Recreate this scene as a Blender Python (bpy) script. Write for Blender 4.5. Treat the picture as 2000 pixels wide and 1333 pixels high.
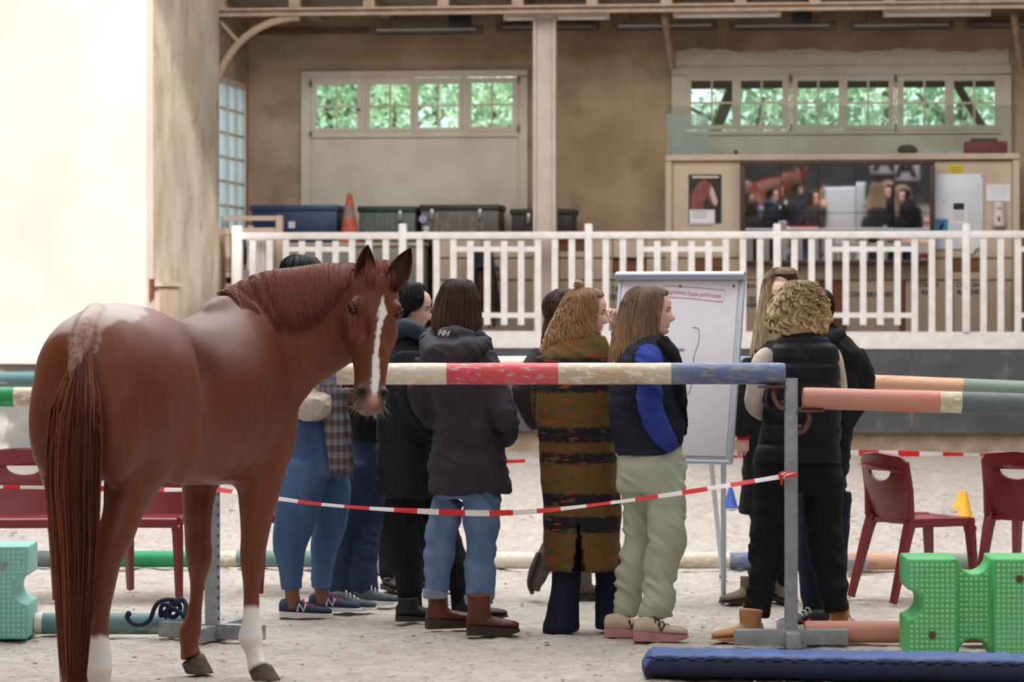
import bpy, bmesh, math, random
import numpy as np
from mathutils import Vector, Matrix
random.seed(7); rng = np.random.default_rng(7)
for o in list(bpy.data.objects): bpy.data.objects.remove(o)
SC = bpy.context.scene; COL = SC.collection
# ------------------------------------------------------------------ camera, light, exposure
F, YH, H = 5800.0, 570.0, 1.68           # focal length in pixels, horizon row, eye height
cam_d = bpy.data.cameras.new('camera'); cam = bpy.data.objects.new('camera', cam_d); COL.objects.link(cam)
cam_d.sensor_width = 36; cam_d.lens = F / 2000 * 36; cam_d.shift_y = -(666.5 - YH) / 2000
cam_d.clip_end = 300; cam_d.clip_start = 0.5
cam_d.dof.use_dof = True; cam_d.dof.focus_distance = 13.6; cam_d.dof.aperture_fstop = 5.0
cam.location = (0, 0, H); cam.rotation_euler = (math.pi / 2, 0, 0); SC.camera = cam
SC.view_settings.view_transform = 'Standard'; SC.view_settings.look = 'None'
SC.view_settings.gamma = 1; SC.view_settings.use_curve_mapping = False; SC.view_settings.exposure = 0.07
w = bpy.data.worlds.new('sky'); SC.world = w; w.use_nodes = True
wn = w.node_tree.nodes['Background']; wn.inputs[0].default_value = (0.90, 0.95, 1.0, 1); wn.inputs[1].default_value = 2.2
def add_light(name, kind, loc, rot, energy, color=(1, 1, 1), size=None, size_y=None):
    l = bpy.data.lights.new(name, kind); o = bpy.data.objects.new(name, l); COL.objects.link(o)
    o.location = loc; o.rotation_euler = rot; l.energy = energy; l.color = color
    if kind == 'AREA': l.shape = 'RECTANGLE'; l.size = size; l.size_y = size_y
    return o
sun = add_light('sun', 'SUN', (0, 0, 12), (0, 0, 0), 2.35, (1.0, 0.96, 0.92)); sun.data.angle = math.radians(2.2)
sun.rotation_euler = Vector((-0.58, 1.0, -0.68)).to_track_quat('-Z', 'Y').to_euler()
add_light('skylight_near', 'AREA', (1.0, 7.0, 7.3), (0, 0, 0), 430, (1.0, 0.99, 0.985), 15, 8)
add_light('skylight_middle', 'AREA', (1.0, 17.0, 7.3), (0, 0, 0), 980, (1.0, 0.99, 0.985), 15, 7)
add_light('skylight_far', 'AREA', (1.5, 26.0, 7.3), (math.radians(10), 0, 0), 560, (1.0, 0.985, 0.97), 12, 4)

add_light('fill_light_back', 'AREA', (0.0, -2.0, 7.3), (0, 0, 0), 400, (1.0, 0.99, 0.985), 14, 3)  # added unseen area light, brightens the wall behind the camera and fills from the front

# ------------------------------------------------------------------ helpers
def P(px, py, d):                         # a photo point at distance d
    return np.array([(px - 1000) * d / F, d, H - (py - YH) * d / F])
def gd(py): return F * H / (py - YH)       # distance of the ground seen at row py
def G(px, py): d = gd(py); return np.array([(px - 1000) * d / F, d, 0.0])
BT = math.radians(6.4); NV = np.array([math.sin(BT), math.cos(BT), 0]); UV = np.array([math.cos(BT), -math.sin(BT), 0]); C0 = 31.61
BM = Matrix(((UV[0], NV[0], 0, NV[0] * C0), (UV[1], NV[1], 0, NV[1] * C0), (0, 0, 1, 0), (0, 0, 0, 1)))
def bq(px, py, v):                        # photo point on the building plane at depth v -> (u, z)
    r = np.array([(px - 1000) / F, 1.0, 0]); d = (C0 + v) / (NV @ r); p = r * d
    return p @ UV, H - (py - YH) * d / F
def lin(c):
    c = [x / 255 for x in c]
    return tuple(x / 12.92 if x <= .04045 else ((x + .055) / 1.055) ** 2.4 for x in c)
def vnoise(p, freq, seed=0):              # smooth value noise, -1..1, vectorised
    q = np.asarray(p) * np.asarray(freq) + seed * 17.31 + 1000
    i = np.floor(q).astype(np.int64); f = q - i; f = f * f * (3 - 2 * f)
    def h(a, b, c):
        n = (a * 73856093) ^ (b * 19349663) ^ (c * 83492791) ^ (seed * 9176 + 13)
        n = (n ^ (n >> 13)) * 1274126177 & 0x7fffffff
        return ((n ^ (n >> 16)) & 0xffff) / 32767.5 - 1
    r = 0
    for a in (0, 1):
        for b in (0, 1):
            for c in (0, 1):
                wgt = (f[:, 0] if a else 1 - f[:, 0]) * (f[:, 1] if b else 1 - f[:, 1]) * (f[:, 2] if c else 1 - f[:, 2])
                r = r + wgt * h(i[:, 0] + a, i[:, 1] + b, i[:, 2] + c)
    return r
MATS = {}
def pm(name, c1, c2=None, scale=5, rough=.65, bump=0, bscale=60, metal=0, stretch=(1, 1, 1), detail=4, spec=.4,
       fac=(.35, .65), c3=None, s3=30, f3=(.6, .66), sheen=0, bstretch=None, coat=0, sub=0):
    """procedural material: two colours mixed by noise, wear colour c3 in sharper patches, noise bump"""
    m = bpy.data.materials.new(name); m.use_nodes = True; MATS[name] = m
    nt = m.node_tree; b = nt.nodes['Principled BSDF']; L = nt.links.new
    b.inputs['Roughness'].default_value = rough; b.inputs['Metallic'].default_value = metal
    b.inputs['Specular IOR Level'].default_value = spec
    if sheen: b.inputs['Sheen Weight'].default_value = sheen; b.inputs['Sheen Roughness'].default_value = .5
    if coat: b.inputs['Coat Weight'].default_value = coat
    c1 = (*lin(c1), 1); b.inputs['Base Color'].default_value = c1
    tc = nt.nodes.new('ShaderNodeTexCoord'); mp = nt.nodes.new('ShaderNodeMapping'); mp.inputs['Scale'].default_value = stretch
    L(tc.outputs['Object'], mp.inputs[0])
    def noise(sc, lo, hi, vec):
        n = nt.nodes.new('ShaderNodeTexNoise'); n.inputs['Scale'].default_value = sc; n.inputs['Detail'].default_value = detail
        L(vec, n.inputs['Vector']); r = nt.nodes.new('ShaderNodeMapRange'); L(n.outputs[0], r.inputs[0])
        r.inputs[1].default_value = lo; r.inputs[2].default_value = hi; return r.outputs[0]
    out = None
    if c2:
        mx = nt.nodes.new('ShaderNodeMix'); mx.data_type = 'RGBA'; mx.inputs[6].default_value = c1; mx.inputs[7].default_value = (*lin(c2), 1)
        L(noise(scale, fac[0], fac[1], mp.outputs[0]), mx.inputs[0]); out = mx.outputs[2]
    if c3:
        mx = nt.nodes.new('ShaderNodeMix'); mx.data_type = 'RGBA'; mx.inputs[7].default_value = (*lin(c3), 1)
        if out: L(out, mx.inputs[6])
        else: mx.inputs[6].default_value = c1
        L(noise(s3, f3[0], f3[1], mp.outputs[0]), mx.inputs[0]); out = mx.outputs[2]
    if out: L(out, b.inputs['Base Color'])
    if bump:
        n = nt.nodes.new('ShaderNodeTexNoise'); n.inputs['Scale'].default_value = bscale; n.inputs['Detail'].default_value = 5
        if bstretch:
            m2 = nt.nodes.new('ShaderNodeMapping'); m2.inputs['Scale'].default_value = bstretch; L(tc.outputs['Object'], m2.inputs[0]); L(m2.outputs[0], n.inputs['Vector'])
        else: L(mp.outputs[0], n.inputs['Vector'])
        bp = nt.nodes.new('ShaderNodeBump'); bp.inputs['Strength'].default_value = 1; bp.inputs['Distance'].default_value = bump
        L(n.outputs[0], bp.inputs['Height']); L(bp.outputs[0], b.inputs['Normal'])
    return m
def attr_mat(name, rough=.5, spec=.4, bump=0, bscale=100, sheen=0, sub=0, var=None, bstretch=(1, 1, 1), coat=0):
    m = pm(name, (128, 128, 128), rough=rough, spec=spec, bump=bump, bscale=bscale, sheen=sheen, bstretch=bstretch, coat=coat)
    nt = m.node_tree; a = nt.nodes.new('ShaderNodeAttribute'); a.attribute_name = 'Col'
    nt.links.new(a.outputs['Color'], nt.nodes['Principled BSDF'].inputs['Base Color'])
    if sub:
        b = nt.nodes['Principled BSDF']; b.inputs['Subsurface Weight'].default_value = sub
        b.inputs['Subsurface Radius'].default_value = (.01, .004, .002); b.inputs['Subsurface Scale'].default_value = .5
    return m
def glass_mat(name, tint=(235, 245, 240), refl=.12, rough=.02):
    m = bpy.data.materials.new(name); m.use_nodes = True; nt = m.node_tree; nt.nodes.clear(); L = nt.links.new
    o = nt.nodes.new('ShaderNodeOutputMaterial'); t = nt.nodes.new('ShaderNodeBsdfTransparent'); g = nt.nodes.new('ShaderNodeBsdfGlossy')
    t.inputs[0].default_value = (*lin(tint), 1); g.inputs['Roughness'].default_value = rough
    mx = nt.nodes.new('ShaderNodeMixShader'); mx.inputs[0].default_value = refl
    L(t.outputs[0], mx.inputs[1]); L(g.outputs[0], mx.inputs[2]); L(mx.outputs[0], o.inputs[0]); return m

def nrm(a): a = np.asarray(a, float); return a / (np.linalg.norm(a) + 1e-12)
class MB:
    def __init__(s): s.v = []; s.f = []; s.m = []; s.n = 0; s.c = []
    def add(s, V, Fc, mi=0, col=None):
        V = np.asarray(V, float).reshape(-1, 3); s.v.append(V)
        s.f += (Fc + s.n).tolist() if isinstance(Fc, np.ndarray) else [[i + s.n for i in q] for q in Fc]
        s.m += [mi] * len(Fc)
        if col is not None:
            col = np.asarray(col, float); s.c.append(np.tile(col, (len(V), 1)) if col.ndim == 1 else col)
        else: s.c.append(np.full((len(V), 3), .5))
        s.n += len(V); return s
    def box(s, c, size, R=None, mi=0, bev=0, col=None):
        hx, hy, hz = [x / 2 for x in size]
        if bev <= 0:
            V = np.array([[x, y, z] for x in (-hx, hx) for y in (-hy, hy) for z in (-hz, hz)])
            Fc = [(0, 1, 3, 2), (4, 6, 7, 5), (0, 4, 5, 1), (2, 3, 7, 6), (0, 2, 6, 4), (1, 5, 7, 3)]
        else:
            b = min(bev, .49 * min(size)); bm = bmesh.new(); bmesh.ops.create_cube(bm, size=1)
            for q in bm.verts: q.co = (q.co.x * size[0], q.co.y * size[1], q.co.z * size[2])
            bmesh.ops.bevel(bm, geom=bm.edges[:], offset=b, segments=2, affect='EDGES', profile=.5)
            bm.verts.ensure_lookup_table(); V = np.array([q.co[:] for q in bm.verts]); Fc = [[q.index for q in f.verts] for f in bm.faces]; bm.free()
        if R is not None: V = V @ np.asarray(R).T
        return s.add(V + np.asarray(c), Fc, mi, col)
    def mm(s, a, b, mi=0, bev=0):
        a = np.asarray(a, float); b = np.asarray(b, float); return s.box((a + b) / 2, np.abs(b - a), None, mi, bev)
    def loft(s, rings, caps=True, mi=0, closed=True, col=None):
        k = len(rings[0]); V = np.vstack(rings); i = np.arange(k if closed else k - 1); i2 = (i + 1) % k; j = (np.arange(len(rings) - 1) * k)[:, None]
        Fc = np.stack([j + i, j + i2, j + k + i2, j + k + i], 2).reshape(-1, 4).tolist()
        if caps and closed:
            Fc.append(tuple(range(k))[::-1]); Fc.append(tuple((len(rings) - 1) * k + i for i in range(k)))
        return s.add(V, Fc, mi, col)
    def tube(s, pts, r, n=10, caps=True, mi=0, up=None, col=None, flat=None):
        pts = np.asarray(pts, float); k = len(pts); r = np.asarray(r, float)
        if r.ndim == 0: r = np.full(k, float(r))
        rb = r if flat is None else r * np.asarray(flat)
        T = np.gradient(pts, axis=0); T /= np.linalg.norm(T, axis=1)[:, None] + 1e-12
        if n == 3:      # hair strands: cheap frames
            uu_ = np.cross(T, [.31, .2, .93]); uu_ /= np.linalg.norm(uu_, axis=1)[:, None] + 1e-9; ww_ = np.cross(T, uu_); an_ = np.array([0, 2.094, 4.189])
            R3 = pts[:, None, :] + r[:, None, None] * (np.cos(an_)[None, :, None] * uu_[:, None, :] + np.sin(an_)[None, :, None] * ww_[:, None, :]); return s.loft(list(R3), caps, mi, True, col)
        u = np.asarray(up, float) if up is not None else (np.array([0, 0, 1.]) if abs(T[0][2]) < .9 else np.array([1., 0, 0]))
        a = np.arange(n) * 2 * math.pi / n; rings = []
        for i in range(k):
            if up is not None: u = np.asarray(up, float)
            u = u - T[i] * (u @ T[i]); u = nrm(u); w_ = np.cross(T[i], u)
            rings.append(pts[i] + np.outer(np.cos(a) * r[i], w_) + np.outer(np.sin(a) * rb[i], u))
        return s.loft(rings, caps, mi, True, col)
    def cyl(s, a, b, r, n=14, mi=0, r2=None): return s.tube([a, b], [r, r if r2 is None else r2], n, True, mi)
    def ball(s, c, r, n=12, m=8, mi=0, R=None, col=None):
        r = np.asarray(r, float) * np.ones(3); rings = []
        for j in range(m + 1):
            t = -math.pi / 2 + math.pi * j / m; a = np.arange(n) * 2 * math.pi / n; cr = max(math.cos(t), .02)
            q = np.stack([np.cos(a) * cr, np.sin(a) * cr, np.full(n, math.sin(t))], 1) * r
            rings.append((q @ np.asarray(R).T if R is not None else q) + np.asarray(c))
        return s.loft(rings, True, mi, True, col)
    def lathe(s, c, prof, n=20, mi=0):
        a = np.arange(n) * 2 * math.pi / n
        return s.loft([np.stack([np.cos(a) * r, np.sin(a) * r, np.full(n, z)], 1) + np.asarray(c) for r, z in prof], True, mi)
    def prism(s, poly, o, ax, ay, an, depth, mi=0):
        poly = np.asarray(poly, float); o, ax, ay, an = [np.asarray(q, float) for q in (o, ax, ay, an)]
        A = o + np.outer(poly[:, 0], ax) + np.outer(poly[:, 1], ay); return s.loft([A, A + an * depth], True, mi)
    def arrays(s): return np.vstack(s.v), s.f
def to_mesh(name, mb, mats, base, smooth, vcol):
    V = np.vstack(mb.v) - np.asarray(base); me = bpy.data.meshes.new(name); me.from_pydata(V.tolist(), [], mb.f)
    for m in (mats if isinstance(mats, (list, tuple)) else [mats]): me.materials.append(m)
    if any(mb.m): me.polygons.foreach_set('material_index', mb.m)
    if smooth: me.polygons.foreach_set('use_smooth', [True] * len(me.polygons))
    if vcol:
        a = me.color_attributes.new('Col', 'FLOAT_COLOR', 'POINT'); C = np.ones((len(V), 4)); C[:, :3] = np.vstack(mb.c); a.data.foreach_set('color', C.ravel())
    if smooth == 'auto': me.set_sharp_from_angle(angle=math.radians(35))
    me.validate(); me.update(); return me
def tag(o, label=None, cat=None, group=None, kind=None):
    for k, v in (('label', label), ('category', cat), ('group', group), ('kind', kind)):
        if v: o[k] = v
    return o
def thing(name, label, cat, base=(0, 0, 0), M=None, group=None):
    o = bpy.data.objects.new(name, None); COL.objects.link(o); o.empty_display_size = .1
    b = Vector([float(x) for x in base]); o.matrix_world = (M or Matrix()) @ Matrix.Translation(b); BASE[o.name] = np.array(b); return tag(o, label, cat, group)
BASE = {}
def part(name, mb, mats, th, label=None, smooth='auto', vcol=False, kind=None):
    base = BASE[th.name]; o = bpy.data.objects.new(name, to_mesh(name, mb, mats, base, smooth, vcol)); COL.objects.link(o); o.parent = th
    BASE[o.name] = base
    return tag(o, label, None, None, kind)
def solo(name, mb, mats, label=None, cat=None, M=None, group=None, kind=None, smooth='auto', vcol=False):
    V = np.vstack(mb.v); base = np.array([(V[:, 0].min() + V[:, 0].max()) / 2, (V[:, 1].min() + V[:, 1].max()) / 2, V[:, 2].min()])
    if kind == 'structure': base[:] = 0
    o = bpy.data.objects.new(name, to_mesh(name, mb, mats, base, smooth, vcol)); COL.objects.link(o)
    o.matrix_world = (M or Matrix()) @ Matrix.Translation(Vector(base)); BASE[o.name] = base
    return tag(o, label, cat, group, kind)
def remesh(mb, voxel, it=6):
    me = bpy.data.meshes.new('t'); V, Fc = mb.arrays(); me.from_pydata(V.tolist(), [], Fc); o = bpy.data.objects.new('t', me); COL.objects.link(o)
    r = o.modifiers.new('r', 'REMESH'); r.mode = 'VOXEL'; r.voxel_size = voxel
    if it: sm = o.modifiers.new('s', 'SMOOTH'); sm.factor = .5; sm.iterations = it
    dg = bpy.context.evaluated_depsgraph_get(); e = o.evaluated_get(dg); m2 = bpy.data.meshes.new_from_object(e)
    n = len(m2.vertices); co = np.zeros(n * 3); m2.vertices.foreach_get('co', co); no = np.zeros(n * 3); m2.vertices.foreach_get('normal', no)
    nl = len(m2.loops); li = np.zeros(nl, np.int32); m2.loops.foreach_get('vertex_index', li)
    fs = li.reshape(-1, 4) if nl == 4 * len(m2.polygons) else [list(p.vertices) for p in m2.polygons]
    bpy.data.objects.remove(o); bpy.data.meshes.remove(me); bpy.data.meshes.remove(m2)
    return co.reshape(-1, 3), no.reshape(-1, 3), fs
def text_mesh(mb, txt, size, M, depth=.002, shear=0, align='CENTER', bold=0, mi=0):
    c = bpy.data.curves.new('t', 'FONT'); c.body = txt; c.size = size; c.extrude = depth / 2; c.shear = shear; c.align_x = align; c.align_y = 'CENTER'; c.offset = bold
    c.resolution_u = 3
    o = bpy.data.objects.new('t', c); COL.objects.link(o); dg = bpy.context.evaluated_depsgraph_get(); m = bpy.data.meshes.new_from_object(o.evaluated_get(dg))
    V = np.array([(M @ v.co)[:] for v in m.vertices]); Fc = [tuple(p.vertices) for p in m.polygons]
    bpy.data.objects.remove(o); bpy.data.curves.remove(c); bpy.data.meshes.remove(m)
    if len(V): mb.add(V, Fc, mi)
    return mb
def frame(o, x, y): # matrix with local x, y axes
    x = nrm(x); y = nrm(y); z = np.cross(x, y); return Matrix(((x[0], y[0], z[0], o[0]), (x[1], y[1], z[1], o[1]), (x[2], y[2], z[2], o[2]), (0, 0, 0, 1)))
def smooth_pts(pts, n):
    pts = np.asarray(pts, float); k = len(pts); t = np.linspace(0, k - 1, n); out = []
    for x in t:
        i = min(int(x), k - 2); f = x - i; p0, p1, p2, p3 = pts[max(i - 1, 0)], pts[i], pts[i + 1], pts[min(i + 2, k - 1)]
        out.append(.5 * (2 * p1 + (p2 - p0) * f + (2 * p0 - 5 * p1 + 4 * p2 - p3) * f * f + (3 * p1 - p0 - 3 * p2 + p3) * f ** 3))
    return np.array(out)
def rotz(a): c, s = math.cos(a), math.sin(a); return np.array([[c, -s, 0], [s, c, 0], [0, 0, 1]])
def rotx(a): c, s = math.cos(a), math.sin(a); return np.array([[1, 0, 0], [0, c, -s], [0, s, c]])
def roty(a): c, s = math.cos(a), math.sin(a); return np.array([[c, 0, s], [0, 1, 0], [-s, 0, c]])
# ------------------------------------------------------------------ materials
pm('sand', (196, 187, 179), (177, 167, 158), 9, .95, .02, 42, c3=(150, 138, 127), s3=30, f3=(.58, .70), spec=.1)
pm('clod', (150, 138, 128), (110, 98, 90), 30, .95, spec=.1)
pm('cream_wall', (230, 221, 210), (219, 208, 195), 1.5, .9, .003, 30, spec=.2, fac=(.4, .75))
pm('return_plaster', (202, 189, 172), (174, 158, 140), 2.2, .9, .003, 30, spec=.2, stretch=(1, 1, .8), c3=(150, 134, 118), s3=4.5, f3=(.62, .8))
pm('brown_plaster', (176, 154, 128), (150, 128, 102), 1.6, .9, .004, 25, spec=.2, c3=(124, 100, 78), s3=2.2, f3=(.58, .8))
pm('trim_paint', (206, 196, 178), (190, 178, 158), 2, .6, .001, 20)
pm('white_rail', (244, 240, 238), (230, 225, 222), 8, .5, .001, 30)
pm('beige_board', (190, 171, 150), (178, 158, 137), 3, .6, .001, 30, stretch=(1, 1, .3))
pm('tan_gate', (214, 190, 168), (196, 172, 150), 4, .6)
pm('brown_wood', (132, 82, 48), (100, 58, 34), 6, .6, .001, 40, stretch=(.3, 1, 3))
pm('dark_wood', (72, 48, 40), (54, 36, 30), 6, .5)
pm('kickboard', (66, 66, 68), (84, 84, 85), 2.5, .8, .002, 30, c3=(112, 110, 108), s3=5, f3=(.6, .8))
pm('left_kick', (128, 128, 128), (150, 148, 144), 3, .85, c3=(226, 224, 216), s3=2.2, f3=(.52, .62))
pm('concrete_foot', (176, 156, 132), (150, 132, 112), 6, .95, .006, 30)
pm('terrace_floor', (150, 138, 124), (130, 118, 106), 4, .9)
pm('ceiling_board', (158, 146, 138), (140, 128, 120), 2, .8)
pm('rust_beam', (182, 158, 138), (162, 136, 116), 8, .7, c3=(128, 86, 62), s3=20, f3=(.64, .72))
pm('column_paint', (206, 190, 178), (188, 172, 160), 3, .6, .001, 30)
pm('grey_lamp', (110, 100, 94), (92, 82, 76), 6, .5)
pm('lamp_diffuser', (225, 220, 216), None, rough=.3)
pm('black_box', (26, 26, 28), None, rough=.6)
glass = glass_mat('window_glass', (225, 240, 232), .06)
screen_glass = glass_mat('screen_glass', (236, 241, 238), .05)
pm('mirror_glass', (225, 225, 228), None, rough=.02, metal=1)
pm('roof_board', (150, 135, 120), (130, 116, 100), 2, .8)
m_ = MATS
# ------------------------------------------------------------------ ground
def ground():
    xs = np.concatenate([np.linspace(-24, -4.2, 12), np.linspace(-4, 4, 270), np.linspace(4.2, 24, 12)])
    ys = np.concatenate([np.linspace(-7, 11.4, 14), np.linspace(11.6, 18.5, 330), np.linspace(18.55, 32, 170)])
    X, Y = np.meshgrid(xs, ys); V = np.stack([X.ravel(), Y.ravel(), np.zeros(X.size)], 1)
    fade = np.clip((4.4 - np.abs(V[:, 0])) / .5, 0, 1) * np.clip((V[:, 1] - 11.3) / .5, 0, 1)
    h = .010 * vnoise(V, (2.2, 2.2, 1), 1) + .012 * vnoise(V, (7, 6, 1), 2) + .010 * np.maximum(vnoise(V, (16, 13, 1), 3), -.2) + .006 * vnoise(V, (34, 26, 1), 4)
    far = np.clip((V[:, 1] - 17) / 4, 0, 1)
    V[:, 2] = (h * (.75 + 1.5 * far) - .012) * fade - .004
    nx = len(xs); Fc = [(j * nx + i, j * nx + i + 1, (j + 1) * nx + i + 1, (j + 1) * nx + i) for j in range(len(ys) - 1) for i in range(nx - 1)]
    mb = MB(); mb.add(V, Fc); solo('floor', mb, m_['sand'], kind='structure', smooth=True, label='pale churned sand floor of the riding arena')
    # loose clods, uncountable
    mb = MB(); r = np.random.default_rng(3); ico = np.array([[1, 0, 0], [0, 1, 0], [-1, 0, 0], [0, -1, 0], [0, 0, .8], [0, 0, -.5]], float)
    Fi = [(0, 1, 4), (1, 2, 4), (2, 3, 4), (3, 0, 4), (1, 0, 5), (2, 1, 5), (3, 2, 5), (0, 3, 5)]
    n = 1300
    for i in range(n):
        d = 11.9 + 11 * r.random() ** 1.5; x = (r.random() * 2 - 1) * d * .185; s = .003 + .011 * r.random() ** 3 * (1 if d < 17 else 1.5)
        q = ico * s * (.35 + 1.1 * r.random((6, 1))) * np.array([1.5, 1.3, .5]); q = q @ rotz(r.random() * 6).T
        mb.add(q + np.array([x, d, s * .2]), Fi)
    solo('sand_clods', mb, m_['clod'], 'loose brown clods and crumbs strewn over the sand', 'clods', kind='stuff', smooth=False)
ground()
# ------------------------------------------------------------------ building shell (u, v, z)
VB = 1.7; uL = bq(285, 600, -3.4)[0]
def bx(mb, x0, y0, x1, y1, v0, v1, mi=0, bev=0):
    """box whose front face (depth v0) covers the photo rectangle"""
    u0, za = bq(x0, (y0 + y1) / 2, v0); u1, _ = bq(x1, (y0 + y1) / 2, v0); xm = (x0 + x1) / 2
    z1 = bq(xm, y0, v0)[1]; z0 = bq(xm, y1, v0)[1]; return mb.mm((u0, v0, z0), (u1, v1, z1), mi, bev)
def wall_holes(mb, u0, u1, z0, z1, v0, v1, holes):
    us = sorted({u0, u1, *[q for h in holes for q in h[:2]]}); zs = sorted({z0, z1, *[q for h in holes for q in h[2:]]})
    for a, b in zip(us, us[1:]):
        for c, d in zip(zs, zs[1:]):
            um, zm = (a + b) / 2, (c + d) / 2
            if not any(h[0] < um < h[1] and h[2] < zm < h[3] for h in holes): mb.mm((a, v0, c), (b, v1, d))
def pxr(x0, y0, x1, y1, v):
    u0, z1 = bq(x0, y0, v); u1, z0 = bq(x1, y1, v); return u0, u1, z0, z1
def S(name, mb, mat, label=None): return solo(name, mb, mat, label=label, kind='structure', M=BM)
FLZ = 1.2; CEZ = 4.86
w1 = pxr(607, 150, 1013, 262, VB); w2 = pxr(1340, 148, 1955, 254, VB)
mb = MB(); wall_holes(mb, uL - .3, 9, 0, 5.2, VB, VB + .2, [w1, w2]); wb = S('wall_back', mb, m_['brown_plaster'])
mb = MB(); mb.mm((-16, -3.4, 1.02), (uL, -3.1, 7.7)); S('wall_left', mb, m_['cream_wall'])
mb = MB(); mb.mm((-16, -3.46, .12), (uL + .01, -3.05, .98)); S('baseboard_left', mb, m_['left_kick'], 'grey kick wall with flaking white paint under the left wall')
mb = MB(); mb.mm((-16, -3.56, .98), (uL + .05, -3.05, 1.03)); S('trim_1', mb, m_['cream_wall'], 'pale ledge on top of the left kick wall')
mb = MB(); mb.mm((-16, -3.42, -.05), (uL + .0, -3.05, .12)); S('baseboard_left_foot', mb, m_['concrete_foot'])
mb = MB(); mb.mm((uL - .3, -3.1, 0), (uL, -.02, 7.7)); S('wall_left_return', mb, m_['return_plaster'])
zt = 4.03; zb = 2.3; va, vb_ = .06, 1.56
mb = MB()
for a in ((-.02, va, 0, 5.2), (vb_, VB, 0, 5.2), (va, vb_, 0, zb), (va, vb_, zt, 5.2)): mb.mm((uL - .32, a[0], a[2]), (uL - .02, a[1], a[3]))
S('wall_terrace_side', mb, m_['brown_plaster'])
mb = MB(); mb.mm((uL, .02, FLZ - .25), (9, VB, FLZ)); S('floor_terrace', mb, m_['terrace_floor'])
mb = MB(); mb.mm((uL - .3, .15, CEZ), (9, VB + .2, CEZ + .1)); S('ceiling_terrace', mb, m_['ceiling_board'])
mb = MB(); mb.mm((uL - .3, .05, CEZ), (16, .15, 7.7)); S('wall_front_upper', mb, m_['cream_wall'])
mb = MB(); mb.mm((9, -3, 0), (9.2, VB + .2, 7.7)); S('wall_terrace_end', mb, m_['brown_plaster'])
mb = MB(); mb.mm((13, -38, 0), (13.2, .2, 7.7)); S('wall_right', mb, m_['brown_plaster'])
mb = MB(); mb.mm((-13.2, -38, 0), (-13, -3, 7.7)); S('wall_far_left', mb, m_['brown_plaster'])
mb = MB(); mb.mm((-13, -38, 1.25), (13, -37.8, 7.7)); S('wall_behind', mb, m_['cream_wall'])
mb = MB(); mb.prism([(0, 0), (.35, 0), (.02, 1.28), (0, 1.28)], (-13, -37.8, 0), (0, 1, 0), (0, 0, 1), (1, 0, 0), 26); S('baseboard_behind', mb, m_['kickboard'])
# kick board below the terrace: leaning boards, concrete foot
zk0 = bq(1500, 845, -.3)[1]
cuts = [uL, *[bq(x, 700, 0)[0] for x in (780, 1330, 1780)], 9]
kb = thing('baseboard_terrace', None, None, M=BM); kb['kind'] = 'structure'; kb['label'] = 'dark kick boards below the terrace railing'
for a, b in zip(cuts, cuts[1:]):
    mb = MB(); mb.prism([(.06, 1.08), (.0, 1.08), (-.28, zk0), (-.22, zk0)], (a + .004, 0, 0), (0, 1, 0), (0, 0, 1), (1, 0, 0), b - a - .008); part('board', mb, m_['kickboard'], kb)
mb = MB(); mb.mm((uL, -.2, -.1), (9, .5, zk0 + .02)); S('baseboard_foot', mb, m_['concrete_foot'], 'pale concrete footing under the kick boards')
mb = MB(); mb.mm((uL, -.02, 1.075), (9, .05, bq(1500, 648, -.02)[1])); S('trim_2', mb, m_['white_rail'], 'white fascia board along the terrace edge')
# roof over the arena with the skylight the sun falls through
mb = MB(); wall_holes(mb, -16, 16, -7, 31.2, 0, .15, [(-8.0, 2.0, 14.5, 24.7)])
V, Fc = mb.arrays(); mb2 = MB(); mb2.add(np.stack([V[:, 0], V[:, 2], 7.62 + V[:, 1]], 1), Fc)
solo('ceiling_arena', mb2, m_['roof_board'], kind='structure')
# ------------------------------------------------------------------ windows
def sash(th, x0, y0, x1, y1, px0, py0, px1, py1, cols, rows, v, th_=.05, name='sash'):
    a = pxr(x0, y0, x1, y1, v); b = pxr(px0, py0, px1, py1, v); mb = MB()
    mb.mm((a[0], v, a[2]), (b[0], v + th_, a[3])); mb.mm((b[1], v, a[2]), (a[1], v + th_, a[3]))
    mb.mm((b[0], v, a[2]), (b[1], v + th_, b[2])); mb.mm((b[0], v, b[3]), (b[1], v + th_, a[3]))
    s = part(name, mb, m_['trim_paint'], th); t = .022
    for i in range(1, cols): u = b[0] + (b[1] - b[0]) * i / cols; mb = MB(); mb.mm((u - t / 2, v + .008, b[2]), (u + t / 2, v + .04, b[3])); part('muntin', mb, m_['trim_paint'], s)
    for j in range(1, rows): z = b[2] + (b[3] - b[2]) * j / rows; mb = MB(); mb.mm((b[0], v + .01, z - t / 2), (b[1], v + .038, z + t / 2)); part('muntin', mb, m_['trim_paint'], s)
    for i in range(cols):
        for j in range(rows):
            mb = MB(); mb.mm((b[0] + (b[1] - b[0]) * i / cols, v + .02, b[2] + (b[3] - b[2]) * j / rows), (b[0] + (b[1] - b[0]) * (i + 1) / cols, v + .026, b[2] + (b[3] - b[2]) * (j + 1) / rows)); part('pane', mb, glass, s)
    return s
win1 = thing('window_1', None, None, M=BM); win1['kind'] = 'structure'; win1['label'] = 'row of four small sashes above a cream panel'
mb = MB()
for r in ((588, 138, 1030, 150), (588, 150, 607, 470), (1013, 150, 1030, 470), (607, 254, 1013, 268), (705, 150, 714, 254), (903, 150, 911, 254)): bx(mb, *r, VB - .06, VB + .05)
part('frame', mb, m_['trim_paint'], win1)
mb = MB(); bx(mb, 607, 268, 1013, 480, VB - .03, VB + .02); part('panel', mb, m_['trim_paint'], win1)
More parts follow.
